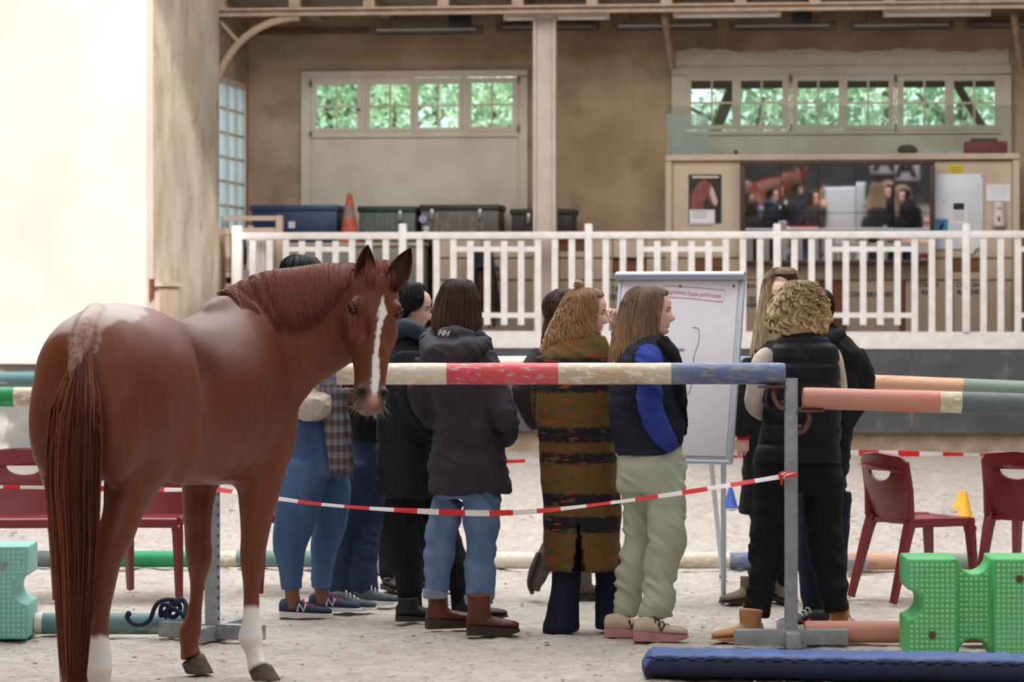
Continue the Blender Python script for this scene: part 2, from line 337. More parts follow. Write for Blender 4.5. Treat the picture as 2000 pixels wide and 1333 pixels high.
for x0, x1, a, b, y in ((608, 705, 617, 697, 2), (715, 807, 722, 801, 1), (808, 902, 816, 895, 0), (912, 1012, 920, 1001, -2)):
    sash(win1, x0, 152, x1, 256, a, 164 + y, b, 249 + y, 2, 2, VB - .07)
for q in ((604, 157, 608, 170), (604, 257, 608, 266), (1010, 148, 1014, 163), (1010, 245, 1014, 258)): mb = MB(); bx(mb, *q, VB - .1, VB - .06); part('hinge', mb, m_['grey_lamp'], win1)
mb = MB(); bx(mb, 694, 212, 703, 216, VB - .11, VB - .06); part('latch', mb, m_['grey_lamp'], win1)
win2 = thing('window_2', None, None, M=BM); win2['kind'] = 'structure'; win2['label'] = 'row of six small sashes above the beige cabin'
mb = MB()
for r in ((1312, 130, 1975, 146), (1312, 146, 1340, 305), (1955, 146, 1975, 305), (1340, 254, 1955, 262), (1542, 146, 1546, 254), (1747, 146, 1751, 254)): bx(mb, *r, VB - .06, VB + .05)
part('frame', mb, m_['trim_paint'], win2)
mb = MB(); bx(mb, 1340, 262, 1955, 480, VB - .03, VB + .02); part('panel', mb, m_['trim_paint'], win2)
for x0, x1, a, b in ((1341, 1438, 1350, 1430), (1438, 1541, 1447, 1528), (1547, 1646, 1558, 1638), (1646, 1746, 1655, 1736), (1752, 1853, 1765, 1846), (1853, 1954, 1863, 1943)):
    sash(win2, x0, 147, x1, 253, a, 158, b, 244, 2, 2, VB - .07)
for x in (1544, 1749):
    for ya, yb in ((146, 160), (242, 254)): mb = MB(); bx(mb, x - 2, ya, x + 2, yb, VB - .1, VB - .06); part('hinge', mb, m_['grey_lamp'], win2)
# a rough repaired band of plaster above window 2
mb = MB(); xs = np.linspace(1320, 1970, 40); top = [bq(x, 98 + 3 * math.sin(x * .031) + 2.5 * math.sin(x * .11), VB - .02) for x in xs]; poly = [(p[0], p[1]) for p in top] + [bq(1970, 132, VB - .02), bq(1320, 132, VB - .02)]
mb.prism(poly, (0, VB - .012, 0), (1, 0, 0), (0, 0, 1), (0, 1, 0), .03); S('trim_3', mb, m_['trim_paint'], 'pale plaster band above the six sashes')
# side window, seen at an angle
win3 = thing('window_3', None, None, M=BM); win3['kind'] = 'structure'; win3['label'] = 'tall many-paned window in the terrace side wall'
mb = MB(); uu = uL - .05; t = .05
for a in ((va, va + t, zb, zt), (vb_ - t, vb_, zb, zt), (va, vb_, zb, zb + .06), (va, vb_, zt - .07, zt)): mb.mm((uu - .04, a[0], a[2]), (uu + .03, a[1], a[3]))
part('frame', mb, m_['trim_paint'], win3)
cw = (vb_ - va - 2 * t) / 3; rh = (zt - zb - .13) / 6
for i in range(1, 3): mb = MB(); q = va + t + cw * i; mb.mm((uu - .02, q - .02, zb), (uu + .03, q + .02, zt)); part('mullion', mb, m_['trim_paint'], win3)
for j in range(1, 6): mb = MB(); q = zb + .06 + rh * j; mb.mm((uu - .015, va, q - .012), (uu + .02, vb_, q + .012)); part('muntin', mb, m_['trim_paint'], win3)
side_glass = glass_mat('side_glass', (214, 226, 230), .10, .12)
_nt = side_glass.node_tree; _tr = _nt.nodes.new('ShaderNodeBsdfTranslucent'); _tr.inputs[0].default_value = (*lin((206, 222, 228)), 1); _m2 = _nt.nodes.new('ShaderNodeMixShader'); _m2.inputs[0].default_value = .45; _old = _nt.nodes['Material Output'].inputs[0].links[0].from_socket; _nt.links.new(_old, _m2.inputs[1]); _nt.links.new(_tr.outputs[0], _m2.inputs[2]); _nt.links.new(_m2.outputs[0], _nt.nodes['Material Output'].inputs[0])
for i in range(3):
    for j in range(6):
        mb = MB(); mb.mm((uu - .004, va + t + cw * i, zb + .06 + rh * j), (uu + .002, va + t + cw * (i + 1), zb + .06 + rh * (j + 1))); part('pane', mb, side_glass, win3)
# ------------------------------------------------------------------ steelwork of the terrace roof
mb = MB(); z0 = bq(1000, 26, 0)[1]; z1 = bq(1000, 10, 0)[1]; uE = 8.8; ua = bq(418, 18, 0)[0]
mb.mm((ua, .0, z1 - .025), (uE, .12, z1)); mb.mm((ua, .05, z0), (uE, .07, z1)); mb.mm((ua, .0, z0), (uE, .12, z0 + .025))
S('beam_front', mb, m_['rust_beam'], 'rusty tan steel beam along the terrace roof edge')
for i, x in enumerate(list(range(432, 2000, 145))):
    mb = MB(); u = bq(x, 5, .1)[0]; mb.mm((u - .06, .03, z1 + .0), (u + .06, VB, CEZ)); o = solo('rafter', mb, m_['rust_beam'], M=BM, kind='structure')
mb = MB(); arc = []
for k in range(15):
    a = math.pi / 2 * k / 14; arc.append((415 + 168 * (1 - math.cos(a)), 205 - 172 * math.sin(a)))
pts = [(*([bq(x, y, .0)[0], .06, bq(x, y, .0)[1]]),) for x, y in arc]; mb.tube(pts, .035, 8, flat=1.2)
p0 = bq(428, 42, 0); p1 = bq(468, 86, 0); mb.cyl((p0[0], .06, p0[1]), (p1[0], .06, p1[1]), .022, 8)
S('bracket_1', mb, m_['rust_beam'], 'curved tan steel bracket under the beam beside the left wall')
for x in (1306, 1988):
    mb = MB(); p0 = bq(x - 8, 30, .9); p1 = bq(x + 6, 132, 1.5); mb.tube([(p0[0], .9, p0[1]), (p1[0], 1.5, p1[1])], .04, 6); S('bracket_strut', mb, m_['rust_beam'])
mb = MB(); u0, _ = bq(1041, 300, .25); u1, _ = bq(1085, 300, .25); um = (u0 + u1) / 2
mb.mm((u0, .25, FLZ), (u0 + .03, .46, z0)); mb.mm((u1 - .03, .25, FLZ), (u1, .46, z0)); mb.mm((u0 + .03, .29, FLZ), (u1 - .03, .42, z0))
S('column', mb, m_['column_paint'], 'pale painted steel column behind the railing')
# wall strip board
mb = MB(); bx(mb, 500, 57, 720, 66, VB - .05, VB); S('trim_4', mb, pm('old_strip', (120, 94, 70), (100, 78, 58), 6, .8))
# ------------------------------------------------------------------ lamps and boxes under the terrace ceiling
def lamp(x0, y0, x1, y1, v, white, label):
    u0, uz = bq(x0, (y0 + y1) / 2, v); u1, _ = bq(x1, (y0 + y1) / 2, v); za = bq(x0, y0, v)[1]; zc = bq(x0, y1, v)[1]
    t = thing('ceiling_lamp', label, 'lamp', ((u0 + u1) / 2, v, zc), BM, 'fluorescent lamps under the terrace ceiling'); h = za - zc
    if white:
        mb = MB(); mb.mm((u0, v, zc + h * .45), (u1, v + .1, za), bev=.008); part('housing', mb, m_['trim_paint'], t)
        mb = MB(); mb.tube([(u0 + .04, v + .03, zc + h * .2), (u1 - .04, v + .03, zc + h * .2)], h * .22, 10); part('tube', mb, m_['lamp_diffuser'], t)
        for u in (u0 + .02, u1 - .02): mb = MB(); mb.mm((u - .02, v, zc), (u + .02, v + .07, zc + h * .5)); part('socket', mb, m_['trim_paint'], t)
    else:
        mb = MB(); mb.mm((u0, v, zc), (u1, v + .16, zc + h * .25)); mb.mm((u0, v, za - h * .3), (u1, v + .16, za)); mb.mm((u0, v + .08, zc), (u1, v + .16, za)); part('housing', mb, m_['grey_lamp'], t)
        for u in (u0 + .015, u1 - .015): mb = MB(); mb.mm((u - .03, v - .01, zc - .005), (u + .03, v + .16, za + .005), bev=.008); part('end_cap', mb, m_['grey_lamp'], t)
        mb = MB(); mb.tube([(u0 + .05, v + .04, zc + h * .45), (u1 - .05, v + .04, zc + h * .45)], h * .24, 10); part('tube', mb, m_['lamp_diffuser'], t)
    for u in (u0 + .2, u1 - .2): mb = MB(); mb.cyl((u, v + .08, za - .01), (u, v + .08, CEZ), .008, 6); part('hanger', mb, m_['grey_lamp'], t)
lamp(725, 50, 938, 66, 1.3, 0, 'leftmost dark fluorescent lamp above the window with four sashes')
lamp(970, 48, 1165, 59, 1.5, 0, 'thin dark fluorescent lamp passing behind the pale column')
lamp(983, 22, 1190, 40, .6, 1, 'white lamp batten under the ceiling behind the pale column')
lamp(1197, 42, 1398, 58, 1.3, 0, 'dark fluorescent lamp just right of the pale column')
lamp(1315, 15, 1525, 35, .6, 1, 'white lamp batten left of the right-hand black box')
lamp(1425, 43, 1630, 58, 1.3, 0, 'dark fluorescent lamp below the right-hand black box')
lamp(1658, 42, 1862, 57, 1.3, 0, 'dark fluorescent lamp above the last two sashes on the right')
lamp(1725, 12, 1935, 33, .6, 1, 'rightmost white lamp batten under the terrace ceiling')
lamp(1890, 44, 2090, 53, 1.5, 0, 'thin dark fluorescent lamp cut by the right picture edge')
for a, l in (((876, 25, 914, 48), 'black box hanging above the leftmost dark lamp'), ((1548, 15, 1585, 44), 'black box hanging between two white lamp battens')):
    t = thing('speaker_box', l, 'box', M=BM, group='black boxes under the ceiling'); mb = MB(); bx(mb, *a, .9, 1.15, bev=.015); part('case', mb, m_['black_box'], t)
    mb = MB(); x = (a[0] + a[2]) / 2; bx(mb, x - 3, -40, x + 3, a[1], 1.0, 1.03); bx(mb, a[0] - 2, (a[1] + a[3]) / 2, a[2] + 2, (a[1] + a[3]) / 2 + 3, .89, 1.15); part('bracket', mb, m_['black_box'], t)
# ------------------------------------------------------------------ railing
rl = thing('terrace_railing', 'white wooden railing with posts and pickets along the terrace edge', 'railing', (0, 0, FLZ), BM)
zr1 = bq(1500, 452, 0)[1]; zr0 = bq(1500, 466, 0)[1]; zf = bq(1500, 649, 0)[1]
mb = MB(); mb.mm((bq(470, 460, 0)[0], -.04, zr0), (8.9, .05, zr1), bev=.008); part('top_rail', mb, m_['white_rail'], rl)
posts = [463, 787, 1150, 1518, 1887, 2258]
for x in posts:
    mb = MB(); u = bq(x, 500, 0)[0]; hw = .055 if x == 463 else .042; zt_ = bq(x, 441 if x == 463 else 437, 0)[1]
    mb.mm((u - hw, -.05, zf - (.35 if x == 463 else 0)), (u + hw, .06, zt_), bev=.014); part('post', mb, m_['white_rail'], rl)
def baluster(x, y0, y1, hw=.034, v=0):
    mb = MB(); u = bq(x, 500, 0)[0]; mb.mm((u - hw, -.022 + v, bq(x, y1, 0)[1]), (u + hw, .022 + v, bq(x, y0, 0)[1])); part('baluster' if y1 > 640 else 'picket', mb, m_['white_rail'], rl)
def xbar(x0, x1):
    for y in (487, 616):
        mb = MB(); mb.mm((bq(x0, y, 0)[0], -.018, bq(x0, y + 5, 0)[1]), (bq(x1, y, 0)[0], .018, bq(x0, y - 5, 0)[1])); part('cross_bar', mb, m_['white_rail'], rl)
for x in (494, 527, 559, 688, 721, 754): baluster(x, 464, 650)
for x in (590, 623, 656): baluster(x, 471, 635)
xbar(559, 688)
for a, b in zip(posts[1:], posts[2:]):
    s = (b - a) / 11
    for k in (1, 2, 3, 8, 9, 10): baluster(a + s * k, 464, 650)
    for k in (4, 5, 6, 7): baluster(a + s * k, 471, 635)
    xbar(a + 3 * s, a + 8 * s)
# tan gate left of the railing
gt = thing('tan_gate', 'beige wooden gate with slots beside the left wall', 'gate', (uL + .3, .45, FLZ), BM)
def bpart(name, th, mat, rects, v0, v1, label=None, bev=0):
    mb = MB()
    for r in rects: bx(mb, *r, v0, v1, bev=bev)
    return part(name, mb, mat, th, label)
bpart('post', gt, m_['tan_gate'], [(404, 424, 421, 690)], .38, .5, bev=.01); bpart('post', gt, m_['tan_gate'], [(538, 421, 551, 690)], .38, .5, bev=.01)
bpart('rail', gt, m_['tan_gate'], [(421, 422, 538, 431)], .4, .46); bpart('rail', gt, m_['tan_gate'], [(421, 445, 538, 458)], .4, .46); bpart('rail', gt, m_['tan_gate'], [(421, 517, 538, 529)], .4, .46)
bpart('rail', gt, m_['tan_gate'], [(421, 531, 538, 542)], .4, .46); bpart('rail', gt, m_['tan_gate'], [(421, 554, 538, 690)], .4, .46)
for x0, x1 in ((421, 425), (437, 449), (461, 474), (486, 498), (510, 522), (532, 538)): bpart('slat', gt, m_['tan_gate'], [(x0, 458, x1, 517)], .41, .45)
bpart('knob', gt, m_['tan_gate'], [(484, 441, 494, 446)], .4, .46)
# white board gate leaf behind the left end of the railing
wg = thing('white_gate', 'white board gate leaf standing behind the left end of the railing', 'gate', (uL + .6, .2, FLZ), BM)
for x0, x1 in ((482, 490), (491, 499), (500, 508), (509, 517), (518, 526)): bpart('board', wg, m_['white_rail'], [(x0 + .3, 466, x1 + .6, 660)], .16, .2)
bpart('brace', wg, m_['white_rail'], [(480, 470, 529, 482)], .2, .23); bpart('brace', wg, m_['white_rail'], [(480, 610, 529, 625)], .2, .23)
# small boarded hatch on the return wall
ht_ = thing('wall_hatch', 'small weathered board hatch low on the left return wall', 'hatch', (uL, -2.6, 1.0), BM)
def vat(px):   # depth at which the return wall is seen in column px
    r_ = np.array([(px - 1000) / F, 1.0, 0]); k_ = uL / (r_ @ UV); return k_ * (NV @ r_) - C0
def hz_(px, py): r_ = np.array([(px - 1000) / F, 1.0, 0]); k_ = uL / (r_ @ UV); return H - (py - YH) * k_ / F
for xa, xb in ((302, 309), (309.5, 317), (317.5, 325), (325.5, 333), (333.5, 342)): mb = MB(); mb.mm((uL - .02, vat(xa), hz_(320, 700)), (uL + .05, vat(xb) - .015, hz_(320, 562))); part('board', mb, m_['tan_gate'], ht_)
mb = MB(); mb.mm((uL - .02, vat(299), hz_(320, 560)), (uL + .08, vat(345), hz_(320, 551))); part('ledge', mb, m_['tan_gate'], ht_)
mb = MB(); mb.mm((uL, vat(291), hz_(292, 586)), (uL + .03, vat(296), hz_(292, 545))); part('side_strip', mb, m_['brown_wood'], ht_)
pm('galv_box', (160, 162, 164), (140, 142, 146), 10, .5)
mb = MB(); bx(mb, 472, 528, 487, 575, .1, .15, bev=.01); solo('junction_box', mb, m_['galv_box'], 'small grey box on the white gate beside the first railing post', 'box', BM)
# ------------------------------------------------------------------ lockers and trunks on the terrace
pm('grey_locker', (150, 152, 150), (136, 138, 136), 3, .5); pm('blue_trunk', (34, 56, 92), (26, 44, 76), 4, .45); pm('green_trunk', (98, 106, 100), (82, 90, 86), 6, .6, c3=(120, 122, 116), s3=14)
pm('green_lid', (34, 52, 46), None, rough=.5); pm('taupe_trunk', (112, 106, 100), (92, 86, 82), 6, .6, c3=(126, 120, 114), s3=14); pm('dark_lid', (44, 40, 40), None, rough=.5)
pm('black_trunk', (58, 56, 56), (46, 44, 46), 6, .55); pm('steel', (150, 150, 152), None, rough=.35, metal=.8); pm('sticker', (205, 200, 205), None); pm('lilac', (150, 146, 186), None)
pm('cone_orange', (196, 92, 66), (172, 76, 56), 10, .6); pm('cone_grey', (150, 134, 122), (120, 104, 92), 14, .7)
pm('ink', (36, 44, 74), None); pm('paper', (222, 220, 226), (206, 204, 210), 5, .8); pm('white_board', (206, 210, 218), (190, 194, 204), 2, .4); pm('red_box', (150, 34, 44), (124, 26, 36), 4, .5)
pm('dark_bag', (62, 58, 54), None, rough=.7); pm('yellow_label', (206, 186, 40), (190, 168, 36), 30, .6); pm('dispenser_white', (206, 196, 190), None, rough=.35); pm('cyan_print', (52, 150, 186), (40, 110, 150), 12, .6)
pm('poster_dark', (40, 34, 32), (24, 22, 22), 8, .4); pm('poster_horse', (136, 74, 64), (104, 52, 46), 10, .4); pm('poster_muzzle', (186, 160, 156), None, rough=.4)
pm('saddle_black', (22, 24, 30), (12, 13, 17), 10, .6); pm('saddle_brown', (96, 56, 44), (66, 38, 32), 8, .45); pm('saddle_navy', (34, 34, 62), None, rough=.7)
lk1 = thing('grey_locker', 'low grey cabinet on the terrace below the blue trunk', 'cabinet', (bq(700, 600, .5)[0], .9, FLZ), BM)
bpart('body', lk1, m_['grey_locker'], [(560, 478, 824, 690)], .52, 1.6)
bpart('top', lk1, m_['beige_board'], [(556, 474, 827, 480)], .48, 1.62)
for x0, x1 in ((563, 650), (653, 742), (745, 822)): bpart('door', lk1, m_['grey_locker'], [(x0, 500, x1, 690)], .5, .53)
lk2 = thing('beige_locker', 'long beige board cabinet between the grey cabinet and the cabin', 'cabinet', (bq(1060, 600, .85)[0], .9, FLZ), BM)
bpart('body', lk2, m_['dark_wood'], [(845, 466, 1302, 690)], .9, 1.6)
bpart('top', lk2, m_['beige_board'], [(843, 458, 1298, 465)], .82, 1.62)
xs = (844, 940, 1044, 1092, 1141, 1197, 1262, 1302)
for i, (x0, x1) in enumerate(zip(xs, xs[1:])):
    rows = [(465, 503), (506, 546), (549, 690)]
    if i == 3: rows = [(491, 503), (506, 546), (549, 690)]
    if i == 5: rows = [(465, 503), (533, 546), (549, 690)]
    for y0, y1 in rows: bpart('board', lk2, m_['beige_board'], [(x0 + .8, y0, x1 - .8, y1)], .85, .9)
    if i == 3: bpart('open_panel', lk2, m_['brown_wood'], [(x0 + 1, 467, x1 - 1, 489)], .88, .9, 'bare brown wood panel')
    if i == 5: bpart('open_panel', lk2, m_['brown_wood'], [(x0 + 1, 510, x1 - 1, 531)], .88, .9, 'bare brown wood panel')
def btext(mb, txt, x, y, hpx, v, shear=0, bold=.0):
    u, z = bq(x, y, v); s = hpx * 33 / F / .7; M = Matrix(((1, 0, 0, u), (0, 0, -1, v), (0, 1, 0, z), (0, 0, 0, 1))); return text_mesh(mb, txt, s, M, .003, shear, 'CENTER', bold)
for txt, x, y in (('TAPIS', 1210, 566), ('DE SELLE', 1214, 581)): mb = MB(); btext(mb, txt, x, y, 9, .848, bold=.002); part('lettering', mb, m_['ink'], lk2, 'dark stencilled letters')
def trunk(x0, y0, x1, y1, v0, v1, mat, lid, label, ribs=0, latches=(), zb=None):
    u0, _ = bq(x0, 440, v0); u1, _ = bq(x1, 440, v0); z1 = bq(x0, y0, v0)[1]; zb = zb if zb else bq(x0, y1, v0)[1]
    t = thing('storage_trunk', label, 'trunk', ((u0 + u1) / 2, v0, zb), BM, 'storage trunks on the terrace cabinets'); h = z1 - zb
    mb = MB(); mb.mm((u0 + .02, v0 + .02, zb), (u1 - .02, v1, z1 - .05), bev=.015); part('body', mb, mat, t)
    mb = MB(); mb.mm((u0, v0, z1 - .07), (u1, v1 + .01, z1), bev=.02); part('lid', mb, lid, t)
    for i in range(ribs):
        u = u0 + (u1 - u0) * (i + 1) / (ribs + 1); mb = MB(); mb.mm((u - .02, v0, zb + .02), (u + .02, v0 + .03, z1 - .08), bev=.008); part('rib', mb, mat, t)
    for f in latches:
        u = u0 + (u1 - u0) * f; mb = MB(); mb.mm((u - .022, v0 - .015, z1 - .16), (u + .022, v0 + .005, z1 - .05), bev=.006); mb.ball((u, v0 - .015, z1 - .15), .022, 8, 6); part('latch', mb, m_['steel'], t)
    return t
zt1 = bq(560, 474, .48)[1]; zt2 = bq(900, 458, .82)[1]
t = trunk(487, 401, 661, 474, .62, 1.3, m_['blue_trunk'], m_['blue_trunk'], 'navy blue storage trunk left of the traffic cone', zb=zt1)
bpart('sticker', t, m_['sticker'], [(563, 433, 576, 446)], .615, .63)
t = trunk(697, 403, 814, 470, .9, 1.5, m_['green_trunk'], m_['green_lid'], 'grey-green storage trunk with dark lid right of the traffic cone', 5, (.72,), zb=zt1)
t = trunk(818, 400, 977, 462, .9, 1.5, m_['taupe_trunk'], m_['dark_lid'], 'taupe ribbed storage trunk with two latches and a lilac sticker', 6, (.16, .75), zb=zt2)
mb = MB(); u, z = bq(826, 428, .88); mb.cyl((u, .885, z), (u, .9, z), .045, 16); part('sticker', mb, m_['lilac'], t)
t = trunk(995, 408, 1121, 462, .9, 1.5, m_['black_trunk'], m_['dark_lid'], 'blackish storage trunk partly behind the pale column', 4, (.3,), zb=zt2)
mb = MB(); u, z = bq(832, 458, .84); mb.lathe((u, .86, z), [(.03, 0), (.04, .09), (.036, .09), (.028, .01)], 14); solo('white_cup', mb, m_['dispenser_white'], 'small white cup in front of the taupe trunk', 'cup', BM)
tc = thing('traffic_cone', 'tall faded orange and grey traffic cone between two trunks', 'cone', (bq(680, 470, .7)[0], .7, zt1), BM)
u, _ = bq(680, 470, .56); z1 = bq(680, 379, .56)[1]; hh = z1 - zt1; r = lambda f: .028 + (.115 - .028) * (1 - f)
mb = MB(); mb.mm((u - .115, .53, zt1), (u + .115, .77, zt1 + .03), bev=.01); part('base', mb, m_['cone_orange'], tc)
for a, b, m in ((.03, .5, 'cone_orange'), (.5, .75, 'cone_grey'), (.75, 1, 'cone_orange')):
    mb = MB(); mb.lathe((u, .65, zt1), [(r(a), a * hh), (r(b), b * hh)] + ([(.015, hh + .01)] if b == 1 else []), 20); part('band', mb, m_[m], tc)
# hanging saddle with dark pad on the cabinet front
sd = thing('hanging_saddle', 'dark saddle with black pad hung on the beige cabinet behind the railing', 'saddle', (bq(945, 560, .7)[0], .7, bq(945, 640, .7)[1]), BM)
def bpts(L, v): return [(bq(x, y, v)[0], v, bq(x, y, v)[1]) for x, y in L]
mb = MB(); mb.prism([bq(x, y, .72) for x, y in ((925, 483), (958, 480), (966, 520), (976, 590), (979, 612), (962, 622), (940, 612), (920, 615), (912, 560), (916, 505))], (0, .70, 0), (1, 0, 0), (0, 0, 1), (0, 1, 0), .08); part('pad', mb, m_['saddle_black'], sd)
mb = MB(); mb.tube(bpts([(938, 530), (940, 560), (942, 590)], .68), [.07, .085, .05], 12, flat=.5); part('seat', mb, m_['saddle_brown'], sd)
mb = MB(); mb.tube(bpts([(930, 524), (940, 518), (952, 524)], .66), .04, 10); part('pommel', mb, m_['saddle_navy'], sd)
for x in (955, 965): mb = MB(); mb.tube(bpts([(x - 4, 530), (x, 580), (x, 640)], .66), .014, 6); part('strap', mb, m_['saddle_brown'], sd)
mb = MB(); mb.tube(bpts([(966, 535), (972, 520), (974, 545)], .66), .012, 6); part('stirrup', mb, m_['saddle_black'], sd)
# ------------------------------------------------------------------ beige cabin
cb = thing('beige_cabin', 'beige board cabin front with lettered cupboard doors on the terrace', 'cabin', (bq(1645, 600, .6)[0], .9, FLZ), BM)
bpart('body', cb, m_['beige_board'], [(1304, 309, 1986, 690)], .74, 1.5)
bpart('cap', cb, m_['beige_board'], [(1300, 301, 1991, 312)], .62, 1.52)
bpart('corner_board', cb, m_['beige_board'], [(1300, 312, 1312, 690)], .64, .75); bpart('corner_board', cb, m_['beige_board'], [(1978, 312, 1991, 690)], .64, .75)
for x0, x1 in ((1313, 1446), (1447, 1822), (1823, 1977)): bpart('board', cb, m_['beige_board'], [(x0 + .6, 315, x1 - .6, 503)], .68, .74)
for x0, x1 in ((1313, 1345), (1412, 1446), (1447, 1560), (1561, 1690), (1691, 1858), (1916, 1977)): bpart('board', cb, m_['beige_board'], [(x0 + .6, 506, x1 - .6, 546)], .68, .74)
for x0, x1 in ((1345, 1412), (1858, 1916)):
    bpart('open_panel', cb, m_['brown_wood'], [(x0 + 1, 509, x1 - 1, 531)], .71, .74, 'bare brown wood panel'); bpart('board', cb, m_['beige_board'], [(x0, 532, x1, 546)], .68, .74)
for x0, x1 in ((1313, 1395), (1396, 1452), (1453, 1500), (1501, 1600), (1653, 1757), (1768, 1860), (1861, 1977)): bpart('door', cb, m_['beige_board'], [(x0 + .8, 549, x1 - .8, 690)], .68, .74)
bpart('open_panel', cb, m_['brown_wood'], [(1601, 547, 1652, 690)], .70, .74, 'bare brown wood panel'); bpart('open_panel', cb, m_['brown_wood'], [(1758, 547, 1767, 690)], .69, .74, 'bare brown wood strip')
for nm, x, y, txt in (('a', 1468, 559, 'SEAU'), ('b', 1474, 585, 'SIDE'), ('c', 1470, 597, 'ABRI'), ('d', 1700, 576, 'COUVERTURES'), ('e', 1812, 557, 'COURS'), ('f', 1812, 572, 'REIT'), ('g', 1893, 557, 'COTONS'), ('h', 1893, 571, 'BANDES')):
    mb = MB(); btext(mb, txt, x, y, 8.5, .678, bold=.002); part('lettering', mb, m_['ink'], cb, 'dark stencilled letters')
# glass screens on the cabin
gs = thing('glass_screen', 'clear glass screen standing on top of the beige cabin', 'screen', (bq(1645, 300, .66)[0], .66, bq(1645, 302, .66)[1]), BM)
for x0, x1 in ((1303, 1545), (1546, 1766), (1767, 1985)): bpart('pane', gs, screen_glass, [(x0, 206, x1, 301.5)], .66, .672)
gp = thing('leaning_glass_pane', 'short pale glass pane standing at the left end of the cabin top', 'screen', (bq(1343, 300, .8)[0], .8, bq(1343, 302, .8)[1]), BM)
frost = glass_mat('pale_glass', (226, 234, 236), .35, .25)
for x0, x1 in ((1303, 1329), (1330, 1357), (1358, 1384)): bpart('pane', gp, frost, [(x0 + .4, 223, x1, 301.5)], .8, .81)
# things standing on the cabin
def btop(x, v): return bq(x, 301.5, .64)[1]
rb = thing('red_case', 'red case with a black tray on the right end of the cabin top', 'case', (bq(1926, 300, 1)[0], 1.0, btop(1926, 1)), BM)
bpart('case', rb, m_['red_box'], [(1884, 276, 1968, 302.5)], .8, 1.1, bev=.015); bpart('tray', rb, m_['dark_bag'], [(1897, 270, 1948, 277)], .82, 1.05, bev=.01); bpart('seam', rb, m_['dark_bag'], [(1926, 277, 1927, 301)], .795, .81)
mb = MB(); mb.tube(bpts([(1753, 295), (1760, 292), (1772, 291), (1784, 292), (1792, 295)], .85), [.02, .048, .05, .048, .02], 12, flat=.9); bx(mb, 1764, 283, 1780, 287, .84, .86); solo('dark_bag', mb, m_['dark_bag'], 'small dark pouch on the cabin top left of the papers', 'bag', BM)
for i, (x0, x1, l) in enumerate(((1800, 1839, 'longer stack of white papers on the cabin top beside the pouch'), (1850, 1880, 'short stack of white papers beside the red case'))):
    mb = MB(); bx(mb, x0, 296, x1, 299, .8, 1.0); bx(mb, x0 + 2, 294, x1 - 3, 296, .82, 1.02); bx(mb, x0, 299, x1 + 1, 302.5, .79, 1.0); solo('paper_stack', mb, m_['paper'], l, 'papers', BM)
mb = MB(); u, z = bq(1437, 301.5, .75); mb.lathe((u, .75, z), [(.02, 0), (.022, .03), (.012, .04), (.012, .05)], 10); solo('small_jar', mb, m_['saddle_brown'], 'tiny brown jar on the cabin top', 'jar', BM)
# mirror: tilted towards the arena, panels not quite true
um, zm = bq(1635, 416, .5); MM = BM @ Matrix.Translation((um, .52, zm)) @ Matrix.Rotation(math.radians(-1.7), 4, 'Z') @ Matrix.Rotation(math.radians(2.7), 4, 'X')
k = 32.1 / F; mr = thing('arena_mirror', 'wide dark-framed mirror of ten panels on the cabin', 'mirror', (0, 0, 0), MM)
hw, hh = 188 * k, 103 * k
for a, b in (((-hw, -.03, hh - .06), (hw, .06, hh)), ((-hw, -.03, -hh), (hw, .06, -hh + .06)), ((-hw, -.03, -hh + .06), (-hw + .055, .06, hh - .06)), ((hw - .055, -.03, -hh + .06), (hw, .06, hh - .06))):
    mb = MB(); mb.mm(a, b, bev=.006); part('frame', mb, m_['dark_wood'], mr)
mb = MB(); mb.mm((-hw + .03, .03, -hh + .03), (hw - .03, .06, hh - .03)); part('backing', mb, m_['dark_wood'], mr)
edges = [-hw + .05] + [(x - 1635) * k for x in (1527, 1600, 1671, 1745)] + [hw - .05]; r = np.random.default_rng(5)
yaws = (0, -.3, .25, .45, -.45)
for i in range(5):
    for j, (z0_, z1_) in enumerate(((-hh + .05, -.005), (-.001, hh - .05))):
        a, b = edges[i] + .003, edges[i + 1] - .003; c = np.array([(a + b) / 2, .0, (z0_ + z1_) / 2]); R = rotz(math.radians(yaws[i] * .42)) @ rotx(math.radians(.12 * (i % 2) + .1 * j))
        mb = MB(); mb.box(c, (b - a, .012, z1_ - z0_ - .003), R); part('mirror_panel', mb, m_['mirror_glass'], mr)
# poster of a chestnut horse head
po = thing('horse_poster', 'dark poster of a chestnut horse head left of the mirror', 'poster', (bq(1377, 436, .67)[0], .67, bq(1377, 436, .67)[1]), BM)
bpart('sheet', po, m_['poster_dark'], [(1345, 341, 1409, 436)], .668, .68)
def bprism(name, th, mat, pts, v, t=.004):
    mb = MB(); mb.prism([bq(x, y, v) for x, y in pts], (0, v - t, 0), (1, 0, 0), (0, 0, 1), (0, 1, 0), t); return part(name, mb, mat, th)
bprism('picture', po, m_['poster_horse'], [(1348, 410), (1350, 380), (1362, 360), (1372, 352), (1378, 348), (1381, 356), (1390, 360), (1398, 378), (1402, 396), (1396, 404), (1388, 398), (1380, 384), (1372, 400), (1378, 424), (1360, 412)], .668)
bprism('picture', po, m_['poster_muzzle'], [(1388, 364), (1393, 368), (1402, 394), (1398, 403), (1392, 396), (1386, 378)], .664, .003)
bpart('caption', po, m_['paper'], [(1347, 410, 1396, 436)], .66, .666); bpart('heading', po, m_['trim_paint'], [(1352, 344, 1404, 348)], .664, .668); bpart('footer', po, m_['paper'], [(1348, 437, 1394, 439)], .66, .668)
for y in (413, 419, 424): bpart('print_line', po, m_['cone_grey'], [(1351, y, 1388 - (y % 5) * 2, y + 1.5)], .658, .66)
